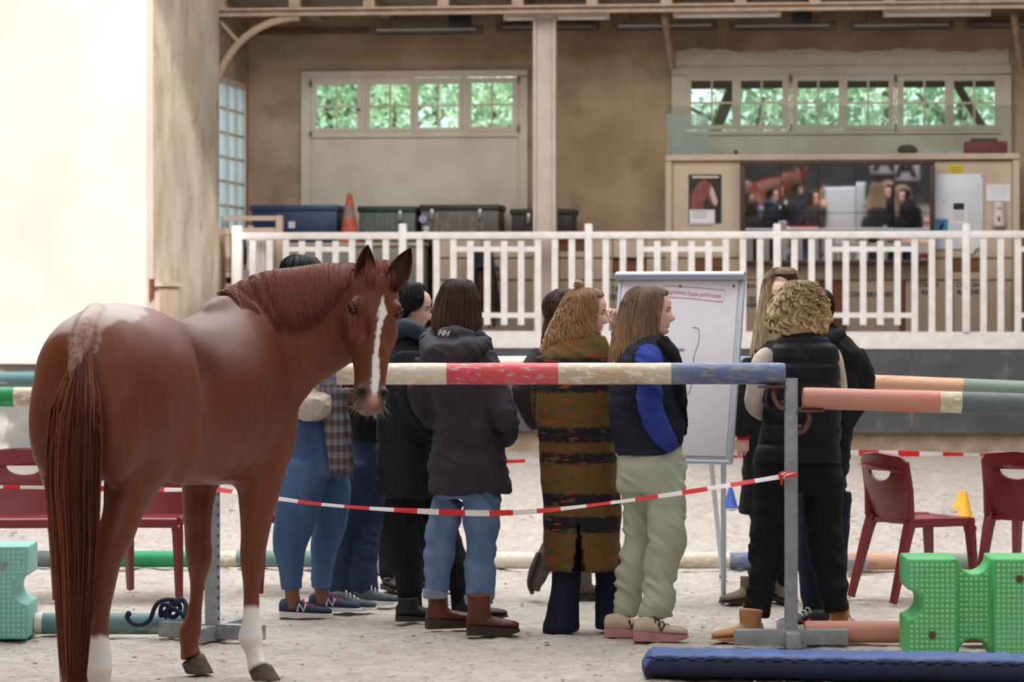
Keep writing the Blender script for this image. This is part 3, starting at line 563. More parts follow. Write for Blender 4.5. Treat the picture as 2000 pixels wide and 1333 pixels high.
# whiteboard with notes
wbd = thing('white_board', 'white notice board with pinned papers right of the mirror', 'board', (bq(1872, 487, .65)[0], .66, bq(1872, 487, .65)[1]), BM)
bpart('board', wbd, m_['white_board'], [(1824, 340, 1920, 487)], .655, .68, bev=.004)
for x, y in ((1917, 344), (1827, 484), (1916, 460), (1858, 482), (1843, 396)): mb = MB(); u, z = bq(x, y, .65); mb.ball((u, .652, z), .009, 8, 6); part('pin', mb, m_['ink'], wbd)
nt1 = thing('pinned_note', 'pinned sheet with a dark picture heading on the white board', 'paper', (bq(1873, 438, .65)[0], .65, bq(1873, 438, .65)[1]), BM, 'papers pinned on the white board')
bpart('sheet', nt1, m_['paper'], [(1857, 394, 1890, 438)], .648, .653); bpart('heading', nt1, m_['black_box'], [(1862, 397, 1883, 410)], .645, .648)
for y in range(414, 434, 4): bpart('print_line', nt1, m_['cone_grey'], [(1861, y, 1884, y + 1)], .646, .648)
nt2 = thing('pinned_note', 'faint plain sheet above the cyan leaflet on the white board', 'paper', (bq(1840, 428, .65)[0], .65, bq(1840, 428, .65)[1]), BM, 'papers pinned on the white board')
bpart('sheet', nt2, m_['paper'], [(1827, 395, 1855, 427)], .648, .653)
for y in range(404, 426, 4): bpart('print_line', nt2, m_['white_board'], [(1831, y, 1851, y + 1)], .646, .648)
lf = thing('cyan_leaflet', 'small cyan leaflet with a dark figure on the white board', 'leaflet', (bq(1839, 449, .65)[0], .65, bq(1839, 449, .65)[1]), BM)
bpart('sheet', lf, m_['cyan_print'], [(1827, 429, 1851, 450)], .648, .653); bprism('picture', lf, m_['saddle_navy'], [(1833, 449), (1836, 441), (1839, 435), (1843, 434), (1844, 441), (1841, 449)], .646, .003)
bprism_t = thing('torn_paper', 'torn white paper hanging over the lower edge of the white board', 'paper', (bq(1895, 500, .65)[0], .65, bq(1895, 500, .65)[1]), BM)
bprism('sheet', bprism_t, m_['paper'], [(1868, 462), (1917, 458), (1917, 478), (1905, 487), (1900, 496), (1890, 492), (1880, 489)], .648, .004)
yl = thing('yellow_sign', 'small yellow warning label above the white board', 'sign', (bq(1867, 341, .66)[0], .66, bq(1867, 341, .66)[1]), BM)
bpart('plate', yl, m_['yellow_label'], [(1853, 322, 1881, 341)], .668, .68)
for y in (326, 331, 336): bpart('print_line', yl, m_['dark_lid'], [(1857, y, 1877, y + 1)], .665, .668)
pn = thing('wall_notice', 'white notice sheet above the soap dispenser', 'paper', (bq(1950, 393, .66)[0], .66, bq(1950, 393, .66)[1]), BM)
bpart('sheet', pn, m_['paper'], [(1927, 360, 1973, 393)], .668, .68)
for y in (365, 371, 377, 383): bpart('print_line', pn, m_['white_board'], [(1934, y, 1966, y + 2)], .665, .668)
ds = thing('soap_dispenser', 'white wall dispenser with a small dark window', 'dispenser', (bq(1951, 445, .6)[0], .62, bq(1951, 445, .6)[1]), BM)
mb = MB(); rings = []
for y, hwp in ((394, 10), (396, 12), (418, 12.5), (426, 14), (440, 14.5), (444, 12)):
    u, z = bq(1952, y, .6); a = np.linspace(0, math.pi, 9); w_ = hwp * k; rings.append(np.vstack([np.stack([u + np.cos(a) * w_, .675 - np.sin(a) * .09 * (hwp / 14), np.full(9, z)], 1)]))
mb.loft(rings); part('body', mb, m_['dispenser_white'], ds); bpart('window', ds, m_['dark_lid'], [(1949, 423, 1953, 433)], .582, .6); bpart('mark', ds, m_['cone_grey'], [(1947, 405, 1956, 407)], .584, .6)
# letter sign on the wall behind the photographer, which the mirror shows
_o = np.array([0, 0, H]); _mn = np.array((MM.to_3x3() @ Vector((0, -1, 0)))[:]); _mp = np.array((MM @ Vector((0, 0, 0)))[:]); _r = P(1748, 338, 1.0) - _o; _hit = _o + _r * (((_mp - _o) @ _mn) / (_r @ _mn)); _rf = _r - 2 * (_r @ _mn) * _mn; _k = (C0 - 37.45 - NV @ _hit) / (NV @ _rf); _q = _hit + _rf * _k; SU, SZ = _q @ UV, _q[2]
sg = thing('letter_sign', 'white letter A sign on the wall opposite the mirror', 'sign', (SU, -37.5, SZ - .3), BM)
mb = MB(); mb.mm((SU - .32, -37.4, SZ - .3), (SU + .32, -37.37, SZ + .3)); part('plate', mb, m_['paper'], sg)
mb = MB(); text_mesh(mb, 'A', .72, Matrix(((-1, 0, 0, SU), (0, 0, 1, -37.36), (0, 1, 0, SZ), (0, 0, 0, 1))), .01, 0, 'CENTER', .03); part('letter', mb, m_['black_box'], sg)
# ------------------------------------------------------------------ outside the windows: trees
pm('leaf', (220, 232, 206), (142, 176, 136), 2.5, .6, fac=(.4, .6)); pm('leaf_light', (240, 246, 224), (184, 208, 164), 2.5, .6, fac=(.4, .6)); pm('bark', (120, 108, 98), (84, 74, 66), 8, .9); pm('pale_bark', (226, 222, 220), (190, 186, 182), 6, .8)
def tree(px, v, h, rx, rz, nl, leafm, barkm, label, seed, lean=0):
    u = bq(px, 200, v)[0]; r = np.random.default_rng(seed); t = thing('garden_tree', label, 'tree', (u, v, 0), BM, 'trees outside the terrace windows')
    mb = MB(); mb.tube(smooth_pts([(u, v, -.2), (u + lean * .3, v, h * .4), (u + lean, v + .1, h)], 8), np.linspace(.2, .06, 8), 8)
    for k in range(5):
        a = r.random() * 6.28; z = h * (.45 + .1 * k); mb.tube([(u + lean * z / h, v, z), (u + math.cos(a) * rx * .7, v + math.sin(a) * rx * .6, z + rz * .4)], [.06, .02], 6)
    part('trunk', mb, m_[barkm], t)
    g = r.normal(size=(nl, 3)); g = g / np.linalg.norm(g, axis=1)[:, None] * (r.random((nl, 1)) ** .5); c = np.array([u + lean, v, h])
    cl = r.normal(size=(14, 3)) * .55; g = g * .6 + cl[r.integers(0, 14, nl)] * .55
    V = []; Fc = []
    for i in range(nl):
        p = c + g[i] * np.array([rx, rx, rz]); a = nrm(r.normal(size=3)); b = nrm(np.cross(a, r.normal(size=3))); s = .045 + .05 * r.random()
        V += [p - a * s * 1.5, p + b * s * .6 + a * .1 * s, p + a * s * 1.5, p - b * s * .6]; Fc.append((4 * i, 4 * i + 1, 4 * i + 2, 4 * i + 3))
    mb = MB(); mb.add(V, Fc); part('crown', mb, m_[leafm], t, smooth=False, kind='stuff')
tree(640, 13, 4.9, 1.3, 1.5, 1050, 'leaf', 'bark', 'leafy tree seen through the leftmost small sash', 11)
tree(770, 16, 5.2, 1.4, 1.7, 1050, 'leaf_light', 'bark', 'light green tree seen through the middle sashes of the left window', 12)
tree(960, 13.5, 4.7, 1.3, 1.5, 1050, 'leaf_light', 'bark', 'bright tree seen through the sash nearest the pale column', 13)
tree(1390, 13, 4.6, 1.3, 1.6, 1050, 'leaf', 'bark', 'leaning dark-trunked tree seen through the first sash above the cabin', 14, .8)
tree(1600, 16, 5.0, 1.4, 1.5, 1050, 'leaf', 'pale_bark', 'pale-barked tree seen through the middle sashes above the cabin', 15)
tree(1880, 13.5, 4.7, 1.4, 1.6, 1050, 'leaf', 'bark', 'green tree seen through the last two sashes above the cabin', 16)
tree(850, 22, 5.6, 2.0, 1.4, 1050, 'leaf', 'bark', 'distant tree behind the left window', 17); tree(1730, 21, 5.6, 2.0, 1.4, 1050, 'leaf_light', 'bark', 'distant tree behind the right window', 18)
mb = MB(); mb.mm((-14, VB + .2, -.3), (20, 40, -.05)); solo('ground_outside', mb, pm('grass', (96, 120, 60), (70, 94, 44), 3, .9), kind='structure', M=BM)
ev = thing('roof_eave', 'dark board eave outside the six sashes', 'eave', (4.5, VB + .5, 4.3), BM); u0, u1 = bq(1330, 160, 2.3)[0], bq(1990, 160, 2.3)[0]
mb = MB(); mb.mm((u0, 2.3, bq(1600, 172, 2.3)[1]), (u1, 2.36, bq(1600, 140, 2.3)[1])); part('fascia', mb, m_['dark_wood'], ev)
mb = MB(); a = bq(1385, 250, 2.6); b = bq(1432, 170, 2.4); mb.cyl((a[0], 2.6, a[1] - .2), (b[0], 2.35, b[1]), .07, 8); part('brace', mb, m_['dark_wood'], ev)
mb = MB(); a = bq(1905, 230, 2.6); b = bq(1868, 165, 2.4); mb.cyl((a[0] + .2, 2.6, a[1] - .3), (b[0], 2.35, b[1]), .05, 8); part('brace', mb, m_['dark_wood'], ev)
# ------------------------------------------------------------------ jump poles, stands, tape
pm('paint_red', (206, 70, 84), (220, 96, 106), 6, .5, .001, 60, stretch=(.35, 1, 1), c3=(198, 166, 152), s3=60, f3=(.58, .62)); pm('paint_white', (230, 220, 203), (200, 181, 152), 7, .55, .001, 60, stretch=(.4, 1, 1), c3=(238, 230, 216), s3=48, f3=(.55, .62))
pm('paint_blue', (78, 98, 158), (116, 126, 152), 7, .55, .001, 60, stretch=(.3, 1, 1), c3=(140, 142, 144), s3=55, f3=(.52, .6)); pm('paint_pink', (214, 146, 130), (188, 136, 126), 4, .55, .001, 60, stretch=(.4, 1, 1), c3=(230, 112, 90), s3=8, f3=(.6, .7))
pm('paint_slate', (98, 112, 116), (120, 128, 126), 5, .6, .001, 60, stretch=(.4, 1, 1), c3=(86, 90, 88), s3=14, f3=(.56, .66)); pm('paint_green', (30, 142, 84), (44, 160, 100), 5, .55, stretch=(.4, 1, 1), c3=(120, 168, 134), s3=20, f3=(.64, .7))
pm('paint_teal', (86, 128, 128), (110, 140, 136), 5, .6, stretch=(.4, 1, 1), c3=(170, 180, 172), s3=18, f3=(.6, .66)); pm('paint_orange', (214, 168, 138), (194, 150, 126), 4, .6, stretch=(.4, 1, 1), c3=(190, 140, 120), s3=14); pm('paint_sage', (134, 152, 140), (120, 136, 128), 5, .6, stretch=(.4, 1, 1))
pm('paint_sky', (150, 170, 196), (130, 152, 184), 5, .6); pm('galvanised', (160, 166, 170), (140, 147, 152), 14, .42, metal=.35, c3=(178, 184, 188), s3=40); pm('hole_dark', (40, 42, 44), None); pm('rust', (118, 88, 74), (92, 64, 52), 20, .8)
pm('tape_red', (222, 44, 48), None, rough=.35); pm('tape_white', (238, 234, 234), None, rough=.35)
BL = dict(r='paint_red', w='paint_white', b='paint_blue', p='paint_pink', s='paint_slate', g='paint_green', t='paint_teal', o='paint_orange', e='paint_sage', k='paint_sky')
def pole(a, b, r, bands, label, group='painted jump poles', frac=None):
    """bands: list of (end fraction, colour key)"""
    a = np.asarray(a, float); b = np.asarray(b, float); ends = [0] + [f for f, _ in bands]; mb = MB(); n = 28; ax = nrm(b - a); u = nrm(np.cross(ax, [0, 0, 1])); w_ = np.cross(u, ax)
    an = np.arange(n) * 2 * math.pi / n; mats = []
    for k, (f, c) in enumerate(bands):
        f0 = ends[k]; ts = np.linspace(f0, f, 7); rings = []
        for j, t in enumerate(ts):
            rr = r * (1 + .012 * math.sin(t * 37 + k)); e = 0
            if t <= 1e-9: rr *= .93
            if t >= 1 - 1e-9: rr *= .93
            rings.append(a + (b - a) * t + np.outer(np.cos(an) * rr, u) + np.outer(np.sin(an) * rr, w_))
            if t <= 1e-9: rings.append(a + (b - a) * (t + .006) + np.outer(np.cos(an) * r, u) + np.outer(np.sin(an) * r, w_))
            if 1 - 1e-9 <= t: rings.insert(-1, a + (b - a) * (t - .006) + np.outer(np.cos(an) * r, u) + np.outer(np.sin(an) * r, w_))
        base = mb.n; mb.loft(rings, False, k); mats.append(m_[BL[c]])
        if k == 0: mb.f.append(tuple(base + i for i in range(n))[::-1]); mb.m.append(k)
        if k == len(bands) - 1: mb.f.append(tuple(mb.n - n + i for i in range(n))); mb.m.append(k)
    bx_ = thing_base = (a + b) / 2
    return solo('jump_pole', mb, mats, label, 'pole', group=group)
def fr(x0, x1, L): return [((x - x0) / (x1 - x0), c) for x, c in L]
DJ = 14.1
pole(P(440, 731, DJ), P(1533, 730, DJ), .0515, fr(440, 1533, [(658, 'b'), (872, 'w'), (1090, 'r'), (1310, 'w'), (1533, 'b')]), 'long blue, white and red jump pole across the middle, under the horse muzzle')
pole(P(1568, 778, DJ), P(2640, 808, DJ), .0515, fr(1568, 2640, [(1835, 'p'), (1877, 'w'), (2100, 's'), (2140, 'w'), (2640, 'p')]), 'raised pink and dark grey jump pole right of the front stand')
pole(P(-620, 776, 14.35), P(398, 776, 14.35), .047, fr(-620, 398, [(-400, 'g'), (-200, 'w'), (28, 'g'), (200, 'w'), (398, 'g')]), 'raised green and white jump pole behind the horse rump')
DR = 18.1
pole(P(752, 712, DR), P(1592, 712, DR), .05, fr(752, 1592, [(905, 'b'), (1080, 'w'), (1250, 'r'), (1420, 'w'), (1592, 'b')]), 'far raised white and blue jump pole behind the group of people')
pole(P(1618, 743, DR), P(2330, 772, DR), .044, fr(1618, 2330, [(1880, 'o'), (2330, 'e')]), 'far raised orange and sage jump pole above the dark kick boards')
pole(P(-330, 742, DR + .4), P(730, 742, DR + .4), .045, fr(-330, 730, [(-100, 'g'), (200, 't'), (500, 'g'), (730, 't')]), 'far raised teal jump pole at the left picture edge')
def gpole(x0, x1, ybot, r, L, label, y1=None):
    d0 = gd(ybot); d1 = gd(y1 or ybot); a = P(x0, 0, d0 + r); b = P(x1, 0, d1 + r); a[2] = b[2] = r; pole(a, b, r, fr(x0, x1, L), label)
gpole(65, 722, 1110, .05, [(225, 's'), (400, 'g'), (462, 'w'), (722, 't')], 'green, white and teal pole lying on the sand behind the horse legs')
gpole(748, 1500, 1113, .05, [(838, 'k'), (1045, 'w'), (1290, 'r'), (1425, 'w'), (1500, 'b')], 'white and blue pole lying on the sand behind the people')
gpole(1655, 2300, 1115, .05, [(1840, 'o'), (2300, 'e')], 'orange and sage pole lying on the sand behind the right chairs')
gpole(68, 392, 1242, .052, [(84, 'w'), (392, 't')], 'grey teal pole lying on the sand between the horse legs with the rope')
gpole(1572, 2150, 1259, .053, [(2150, 'p')], 'pink pole lying on the sand behind the green block')
def stand(px, dd, ztop, yaw, label, cups=(), front=.2, group='galvanised jump stands'):
    c = np.array([(px - 1000) * dd / F, dd, 0]); R = rotz(yaw); t = thing('jump_stand', label, 'stand', c, None, group)
    def B(name, o, s, mat='galvanised', bev=.003): mb = MB(); mb.box(c + R @ np.array(o), s, R, bev=bev); return part(name, mb, m_[mat], t)
    p = B('post', (0, 0, ztop / 2), (.06, .05, ztop)); B('base_bar', (-.002, .0, .04), (.54, .06, .072)); B('foot', (0, -.03 - front / 2, .035), (.065, front, .07)); B('foot', (0, .03 + .2, .035), (.065, .4, .07))
    for i in range(int(ztop / .05) - 2):
        mb = MB(); q = c + R @ np.array([.0302, 0, .1 + i * .05]); mb.tube([q, q + R @ np.array([.001, 0, 0])], .009, 8); part('hole', mb, m_['hole_dark'], p)
    for side, z in cups:
        mb = MB(); a = np.linspace(math.pi * .95, math.pi * 1.75 if side < 0 else math.pi * 2.05, 8); rr = .058
        pts = [c + R @ np.array([side * .07, 0, z]) + R @ np.array([side * .0, 0, 0])]
        q = c + R @ np.array([side * .03, 0, z - .055]); mb.box(c + R @ np.array([side * .09, -.0, z - .058]), (.13, .09, .008), R); cup = part('pole_cup', mb, m_['rust'], t)
        mb = MB(); mb.tube(smooth_pts([c + R @ np.array([side * .032, -.01, z - .16]), c + R @ np.array([side * .06, -.015, z - .15]), c + R @ np.array([side * .085, -.015, z - .1]), c + R @ np.array([side * .08, -.01, z - .062])], 8), .012, 8); part('hook', mb, m_['rust'], cup)
        for dz in (-.05, -.13): mb = MB(); q = c + R @ np.array([side * .03, -.012, z + dz]); mb.cyl(q, q + R @ np.array([side * .02, 0, 0]), .01, 8); part('bolt', mb, m_['rust'], cup)
    return t
stand(1545, DJ, 1.268, 0, 'galvanised jump stand in front of the black-vested person', ((-1, 1.286), (1, 1.171)), .12)
stand(415, 14.35, 1.35, math.radians(-18), 'galvanised jump stand between the horse legs, tape knotted to it', ((-1, 1.17),), .17)
stand(741, 17.82, 1.3, 0, 'far galvanised jump stand half hidden behind the black trouser legs', (), .1)
stand(1606, DR - .3, 1.3, 0, 'far galvanised jump stand behind the right pair of people', (), .1)
stand(-345, 14.4, 1.3, 0, 'galvanised jump stand', ()) if False else None
def tape(pts, n, width, seg, label, turns, seed=0):
    pts = smooth_pts(pts, n); T = np.gradient(pts, axis=0); T /= np.linalg.norm(T, axis=1)[:, None]; L = np.concatenate([[0], np.cumsum(np.linalg.norm(np.diff(pts, axis=0), axis=1))])
    mb = MB(); rings = []
    for i in range(n):
        a = 1.0 + .9 * math.sin(L[i] * turns + seed) + .5 * math.sin(L[i] * turns * 2.3); u = nrm(np.cross(T[i], [0, 1, 0])); v = np.cross(T[i], u); d = u * math.cos(a * .4) + v * math.sin(a * .4); e = np.cross(T[i], d)
        w_ = width * (.8 + .2 * math.sin(L[i] * 5)); rings.append(np.array([pts[i] + d * w_, pts[i] + e * .0012, pts[i] - d * w_, pts[i] - e * .0012]))
    for i in range(n - 1): mb.loft([rings[i], rings[i + 1]], False, int((L[i] + .03) / seg) % 2)
    return solo('barrier_tape', mb, [m_['tape_red'], m_['tape_white']], label, 'tape')
tape([P(1558, 926, 14.04), P(1450, 944, 14.0), P(1300, 968, 14.0), P(1100, 994, 14.0), P(960, 1003, 14.0), P(780, 997, 14.05), P(640, 987, 14.1), P(540, 974, 14.15), P(440, 959, 14.25), P(402, 957, 14.28)], 200, .0145, .115, 'red and white barrier tape sagging in front of the people', 3.1)
tape([P(402, 957, 14.28), P(300, 957, 14.3), P(190, 955, 14.35), P(90, 953, 14.4), P(-120, 950, 14.5)], 60, .014, .115, 'red and white barrier tape behind the horse and left chair', 3.6, 2)
tape([P(741, 905, 18.0), P(990, 902, 18.0), P(1055, 900, 18.0), P(1418, 893, 17.9), P(1606, 886, 17.75)], 110, .017, .13, 'far red and white barrier tape behind the flip chart', 2.6, 1)
tape([P(1606, 884, 17.75), P(1660, 885, 17.7), P(1800, 887, 17.6), P(2000, 890, 17.5), P(2200, 892, 17.4)], 80, .018, .12, 'far red and white barrier tape behind the right chairs', 3.3, 4)
mb = MB(); kk = P(1540, 930, 14.0)
for a in range(5): mb.tube(smooth_pts([kk + np.array([.035, .0, .01]), kk + np.array([-.01 - .008 * a, -.035, .004 * a]), kk + np.array([-.035, -.02, -.02 * (a % 3)])], 6), .007, 6, mi=a % 2)
solo('tape_knot', mb, [m_['tape_red'], m_['tape_white']], 'red and white tape knot tied round the right front stand', 'tape')
# ------------------------------------------------------------------ plastic chairs
pm('chair_plastic', (122, 40, 44), (112, 34, 40), 3, .38, spec=.5)
from mathutils.geometry import tessellate_polygon
def chair(pos, th, label):
    t = thing('plastic_chair', label, 'chair', pos, None, 'burgundy plastic chairs'); pos = np.asarray(pos, float)
    f = np.array([math.sin(th), -math.cos(th), 0]); r = np.array([math.cos(th), math.sin(th), 0])
    def W(L): L = np.asarray(L, float).reshape(-1, 3); return pos + np.outer(L[:, 0], r) + np.outer(L[:, 1], f) + np.outer(L[:, 2], [0, 0, 1])
    m = m_['chair_plastic']
    # seat: dished slab with rolled front
    xs = np.linspace(-.215, .215, 13); ys = np.linspace(-.2, .23, 13); top = []
    for y in ys:
        for x in xs:
            z = .445 - .018 * (1 - (x / .215) ** 2) * (1 - ((y - .0) / .24) ** 2) - (.03 * max(0, (y - .17) / .06) ** 2) - .02 * max(0, (abs(x) - .17) / .045) ** 2; top.append((x * (1 - .08 * max(0, -y / .2)), y, z))
    top = np.array(top); n = len(top); V = np.vstack([W(top), W(top - [0, 0, .022])]); k = 13; Fc = []
    for j in range(12):
        for i in range(12): a = j * k + i; Fc += [(a, a + 1, a + k + 1, a + k), (a + n, a + n + k, a + n + k + 1, a + n + 1)]
    rim = [i for i in range(k)] + [j * k + k - 1 for j in range(1, k)] + [(k - 1) * k + i for i in range(k - 2, -1, -1)] + [j * k for j in range(k - 2, 0, -1)]
    for a, b in zip(rim, rim[1:] + rim[:1]): Fc.append((b, a, a + n, b + n))
    mb = MB(); mb.add(V, Fc); part('seat', mb, m, t)
    mb = MB()
    for s in (-1, 1): mb = MB(); mb.tube(W([(s * .2, .2, .425), (s * .2, 0, .43), (s * .19, -.2, .43)]), .02, 8, flat=1.3); part('seat_rail', mb, m, t)
    mb = MB(); mb.tube(W([(-.2, .215, .42), (0, .222, .42), (.2, .215, .42)]), .016, 8, flat=1.6); part('seat_rail', mb, m, t)
    # backrest with half moon slot
    out = [(-.17, .43)] + [(-.17 - .04 * q, .43 + .3 * q) for q in (.3, .6, .9, 1)] + [(-.21 + .05 * (1 - math.cos(a)), .73 + .065 * math.sin(a)) for a in np.linspace(.3, 1.5, 5)]
    out += [(x, .805 - .01 * (x / .16) ** 2) for x in np.linspace(-.14, .14, 9)]; out += [(-x, z) for x, z in out[9::-1]]
    hole = [(x, .705) for x in np.linspace(.1, -.1, 7)] + [(.1 * math.cos(a), .705 - .052 * math.sin(a)) for a in np.linspace(math.pi - .15, .15, 11)]
    tri = tessellate_polygon([[Vector((x, z, 0)) for x, z in out], [Vector((x, z, 0)) for x, z in hole]]); pts = np.array(out + hole)
    bm = bmesh.new(); vs = [bm.verts.new((x, 0, z)) for x, z in pts]
    for a in tri:
        try: bm.faces.new([vs[i] for i in a])
        except ValueError: pass
    bmesh.ops.subdivide_edges(bm, edges=bm.edges[:], cuts=2, use_grid_fill=True)
    def yb(x, z): return -.185 - .22 * (z - .43) + .035 * (x / .2) ** 2 - .03 * math.sin((z - .43) / .37 * math.pi) * .4
    for v in bm.verts: v.co.y = yb(v.co.x, v.co.z)
    bmesh.ops.recalc_face_normals(bm, faces=bm.faces[:]); ret = bmesh.ops.solidify(bm, geom=bm.faces[:], thickness=.016)
    bm.verts.index_update(); mb = MB(); mb.add(W([v.co[:] for v in bm.verts]), [[v.index for v in f.verts] for f in bm.faces]); bm.free(); part('backrest', mb, m, t)
    for s in (-1, 1):
        mb = MB(); mb.tube(W([(s * .205, yb(.2, .76), .76), (s * .2, yb(.2, .6), .6), (s * .19, -.195, .45)]), [.014, .018, .024], 8, flat=1.2); part('back_rail', mb, m, t)
        mb = MB(); mb.tube(W([(s * .19, .19, .43), (s * .2, .2, .36), (s * .215, .225, 0)]), [.042, .038, .026], 4, flat=.8); part('leg', mb, m, t)
        mb = MB(); mb.tube(W([(s * .185, -.18, .45), (s * .19, -.21, .36), (s * .205, -.31, 0)]), [.044, .04, .027], 4, flat=.8); part('leg', mb, m, t)
    return t
def gpos(px, d): return np.array([(px - 1000) * d / F, d, 0])
chair(gpos(40, 16.38), math.radians(4), 'burgundy plastic chair at the left picture edge behind the horse tail')
chair(gpos(296, 16.42), math.radians(-8), 'burgundy plastic chair seen between the horse hind and front legs')
chair(gpos(580, 16.75), math.radians(6), 'burgundy plastic chair behind the person in skinny jeans')
chair(gpos(1795, 16.3), math.radians(117), 'burgundy plastic chair with its back to the pair of people, seat facing right')
chair(gpos(2022, 16.5), math.radians(146), 'burgundy plastic chair cut off by the right picture edge')
# ------------------------------------------------------------------ plastic blocks
def block(pos, yaw, cm, name_l, bl):
    pos = np.asarray(pos, float); R = rotz(yaw); t = thing('jump_block', name_l, 'block', pos, None, 'plastic cavaletti blocks')
    def arc(cx, cz, r, a0, a1, n=10): return [(cx + r * math.cos(a), cz + r * math.sin(a)) for a in np.linspace(a0, a1, n)]
    hw, h = .315, .448; mb = MB()
    for s in (-1, 1):
        o = [(-hw, 0), (-.083, 0), (-.083, h), (-hw, h)] + arc(-hw, h * .53, .068, math.pi / 2, -math.pi / 2); o = [(s * x, z) for x, z in o]
        mb.prism(o, pos + R @ np.array([0, -.17, 0]), R @ np.array([1., 0, 0]), (0, 0, 1), R @ np.array([0, 1., 0]), .34)
    o = [(-.1, .0)] + [(-.072, .0)] + arc(0, 0, .072, math.pi, 0) + [(.072, 0), (.1, 0), (.1, h), (.075, h)] + arc(0, h, .075, 0, -math.pi) + [(-.1, h)]
    mb.prism(o, pos + R @ np.array([0, -.11, 0]), R @ np.array([1., 0, 0]), (0, 0, 1), R @ np.array([0, 1., 0]), .22)
    co, no, fs = remesh(mb, .008, 6); m2 = MB(); m2.add(co, fs); part('body', m2, cm, t, smooth=True)
    mb = MB(); pyr = np.array([[-1, 0, -1], [1, 0, -1], [1, 0, 1], [-1, 0, 1], [0, -1, 0]], float)
    for x in np.arange(-hw + .02, hw - .01, .0235):
        for z in np.arange(.02, h - .01, .0235):
            if math.hypot(abs(x) - hw, z - h * .53) < .085: continue
            ctr = abs(x) < .085
            if ctr and (math.hypot(x, z) < .085 or math.hypot(x, z - h) < .088): continue
            if .07 < abs(x) < .098: continue
            q = pyr * np.array([.0075, .004, .0075]) + np.array([x, (-.112 if ctr else -.171), z]); mb.add(pos + q @ R.T, [(0, 1, 4), (1, 2, 4), (2, 3, 4), (3, 0, 4)])
    part('grip_bumps', mb, bl, t, kind='stuff', smooth=False)
    for s in (-1, 1):
        mb = MB(); q = pos + R @ np.array([s * .2, -.181, h * .8 if s > 0 else h * .22]); mb.tube([q, q + R @ np.array([0, .01, 0])], [.017, .017], 12); part('plug', mb, m_['rust'] if cm.name == 'green_plastic' else m_['galvanised'], t)
g1 = pm('green_plastic', (88, 190, 112), (108, 204, 134), 3, .5); g2 = pm('green_bump', (158, 226, 176), None, rough=.5); t1 = pm('teal_plastic', (140, 200, 190), (122, 190, 178), 4, .5); t2 = pm('teal_bump', (160, 220, 204), None, rough=.5)
block(gpos(1896, 13.84), math.radians(-1), g1, 'bright green plastic jump block at the lower right', g2)
block(gpos(-62, 14.5), math.radians(1), t1, 'turquoise plastic jump block at the left picture edge', t2)
# ------------------------------------------------------------------ blue mat roll
pm('mat_navy', (28, 40, 78), (22, 32, 62), 6, .6, c3=(70, 80, 104), s3=12, f3=(.7, .76)); pm('mat_blue', (58, 90, 150), (48, 76, 130), 10, .55)
mt = thing('padded_mat', 'long blue padded mat roll lying along the bottom right edge', 'mat', G(1700, 1325))
def matrow(prof, name, mat):
    rings = []
    for i, f in enumerate(np.linspace(0, 1, 90)):
        px = 1258 + f * 1000; d = 12.98 - .3 * f; c = P(px, 0, d); c[2] = 0; q = (.45 + .55 * min(1, f * 60)) if f < .02 else 1; pk = 1 + .025 * math.sin(i * 1.7) + .02 * math.sin(i * .63); rings.append(np.array([c + np.array([0, y, z * pk * q]) for y, z in prof]))
    mb = MB(); mb.loft(rings); part(name, mb, mat, mt, smooth=True)
matrow([(-.02, .0), (-.05, .012), (-.068, .045), (-.06, .078), (-.035, .086), (.2, .086), (.24, .04), (.22, 0)], 'side_cover', m_['mat_navy'])
matrow([(-.05, .082), (-.045, .094), (.0, .106), (.1, .112), (.2, .102), (.235, .075), (.1, .07)], 'top_cover', m_['mat_blue'])
rings = []
mb = MB(); mb.tube([P(1262 + 10 * i, 0, 12.93 - .003 * i) * np.array([1, 1, 0]) + np.array([0, -.012, .086 + .004 * math.sin(i * 1.9)]) for i in range(96)], .005, 6); part('seam', mb, m_['mat_navy'], mt, smooth=True)
# ------------------------------------------------------------------ training cones
pm('cone_blue', (44, 82, 164), None, rough=.5); pm('cone_yellow', (232, 172, 50), None, rough=.5)
def cone(px, py, h, r, mat, label, squeeze=1):
    c = G(px, py); t = thing('training_cone', label, 'cone', c, None, 'small training cones'); mb = MB(); mb.lathe(c, [(r, 0), (r * .98, .012), (r * .88, .02), (r * .3, h * .93), (r * .22, h), (r * .12, h), (r * .1, h * .9)], 18); part('shell', mb, m_[mat], t); mb = MB(); mb.lathe(c, [(r * 1.15, 0), (r * 1.15, .01), (r * .9, .018)], 18); part('rim', mb, m_[mat], t)
cone(1427, 993, .16, .06, 'cone_blue', 'small blue training cone on the sand behind the flip chart leg'); cone(1884, 1013, .2, .065, 'cone_yellow', 'nearer small yellow training cone behind the right chairs'); cone(1876, 994, .135, .06, 'cone_yellow', 'farther small yellow training cone half hidden by the nearer one')
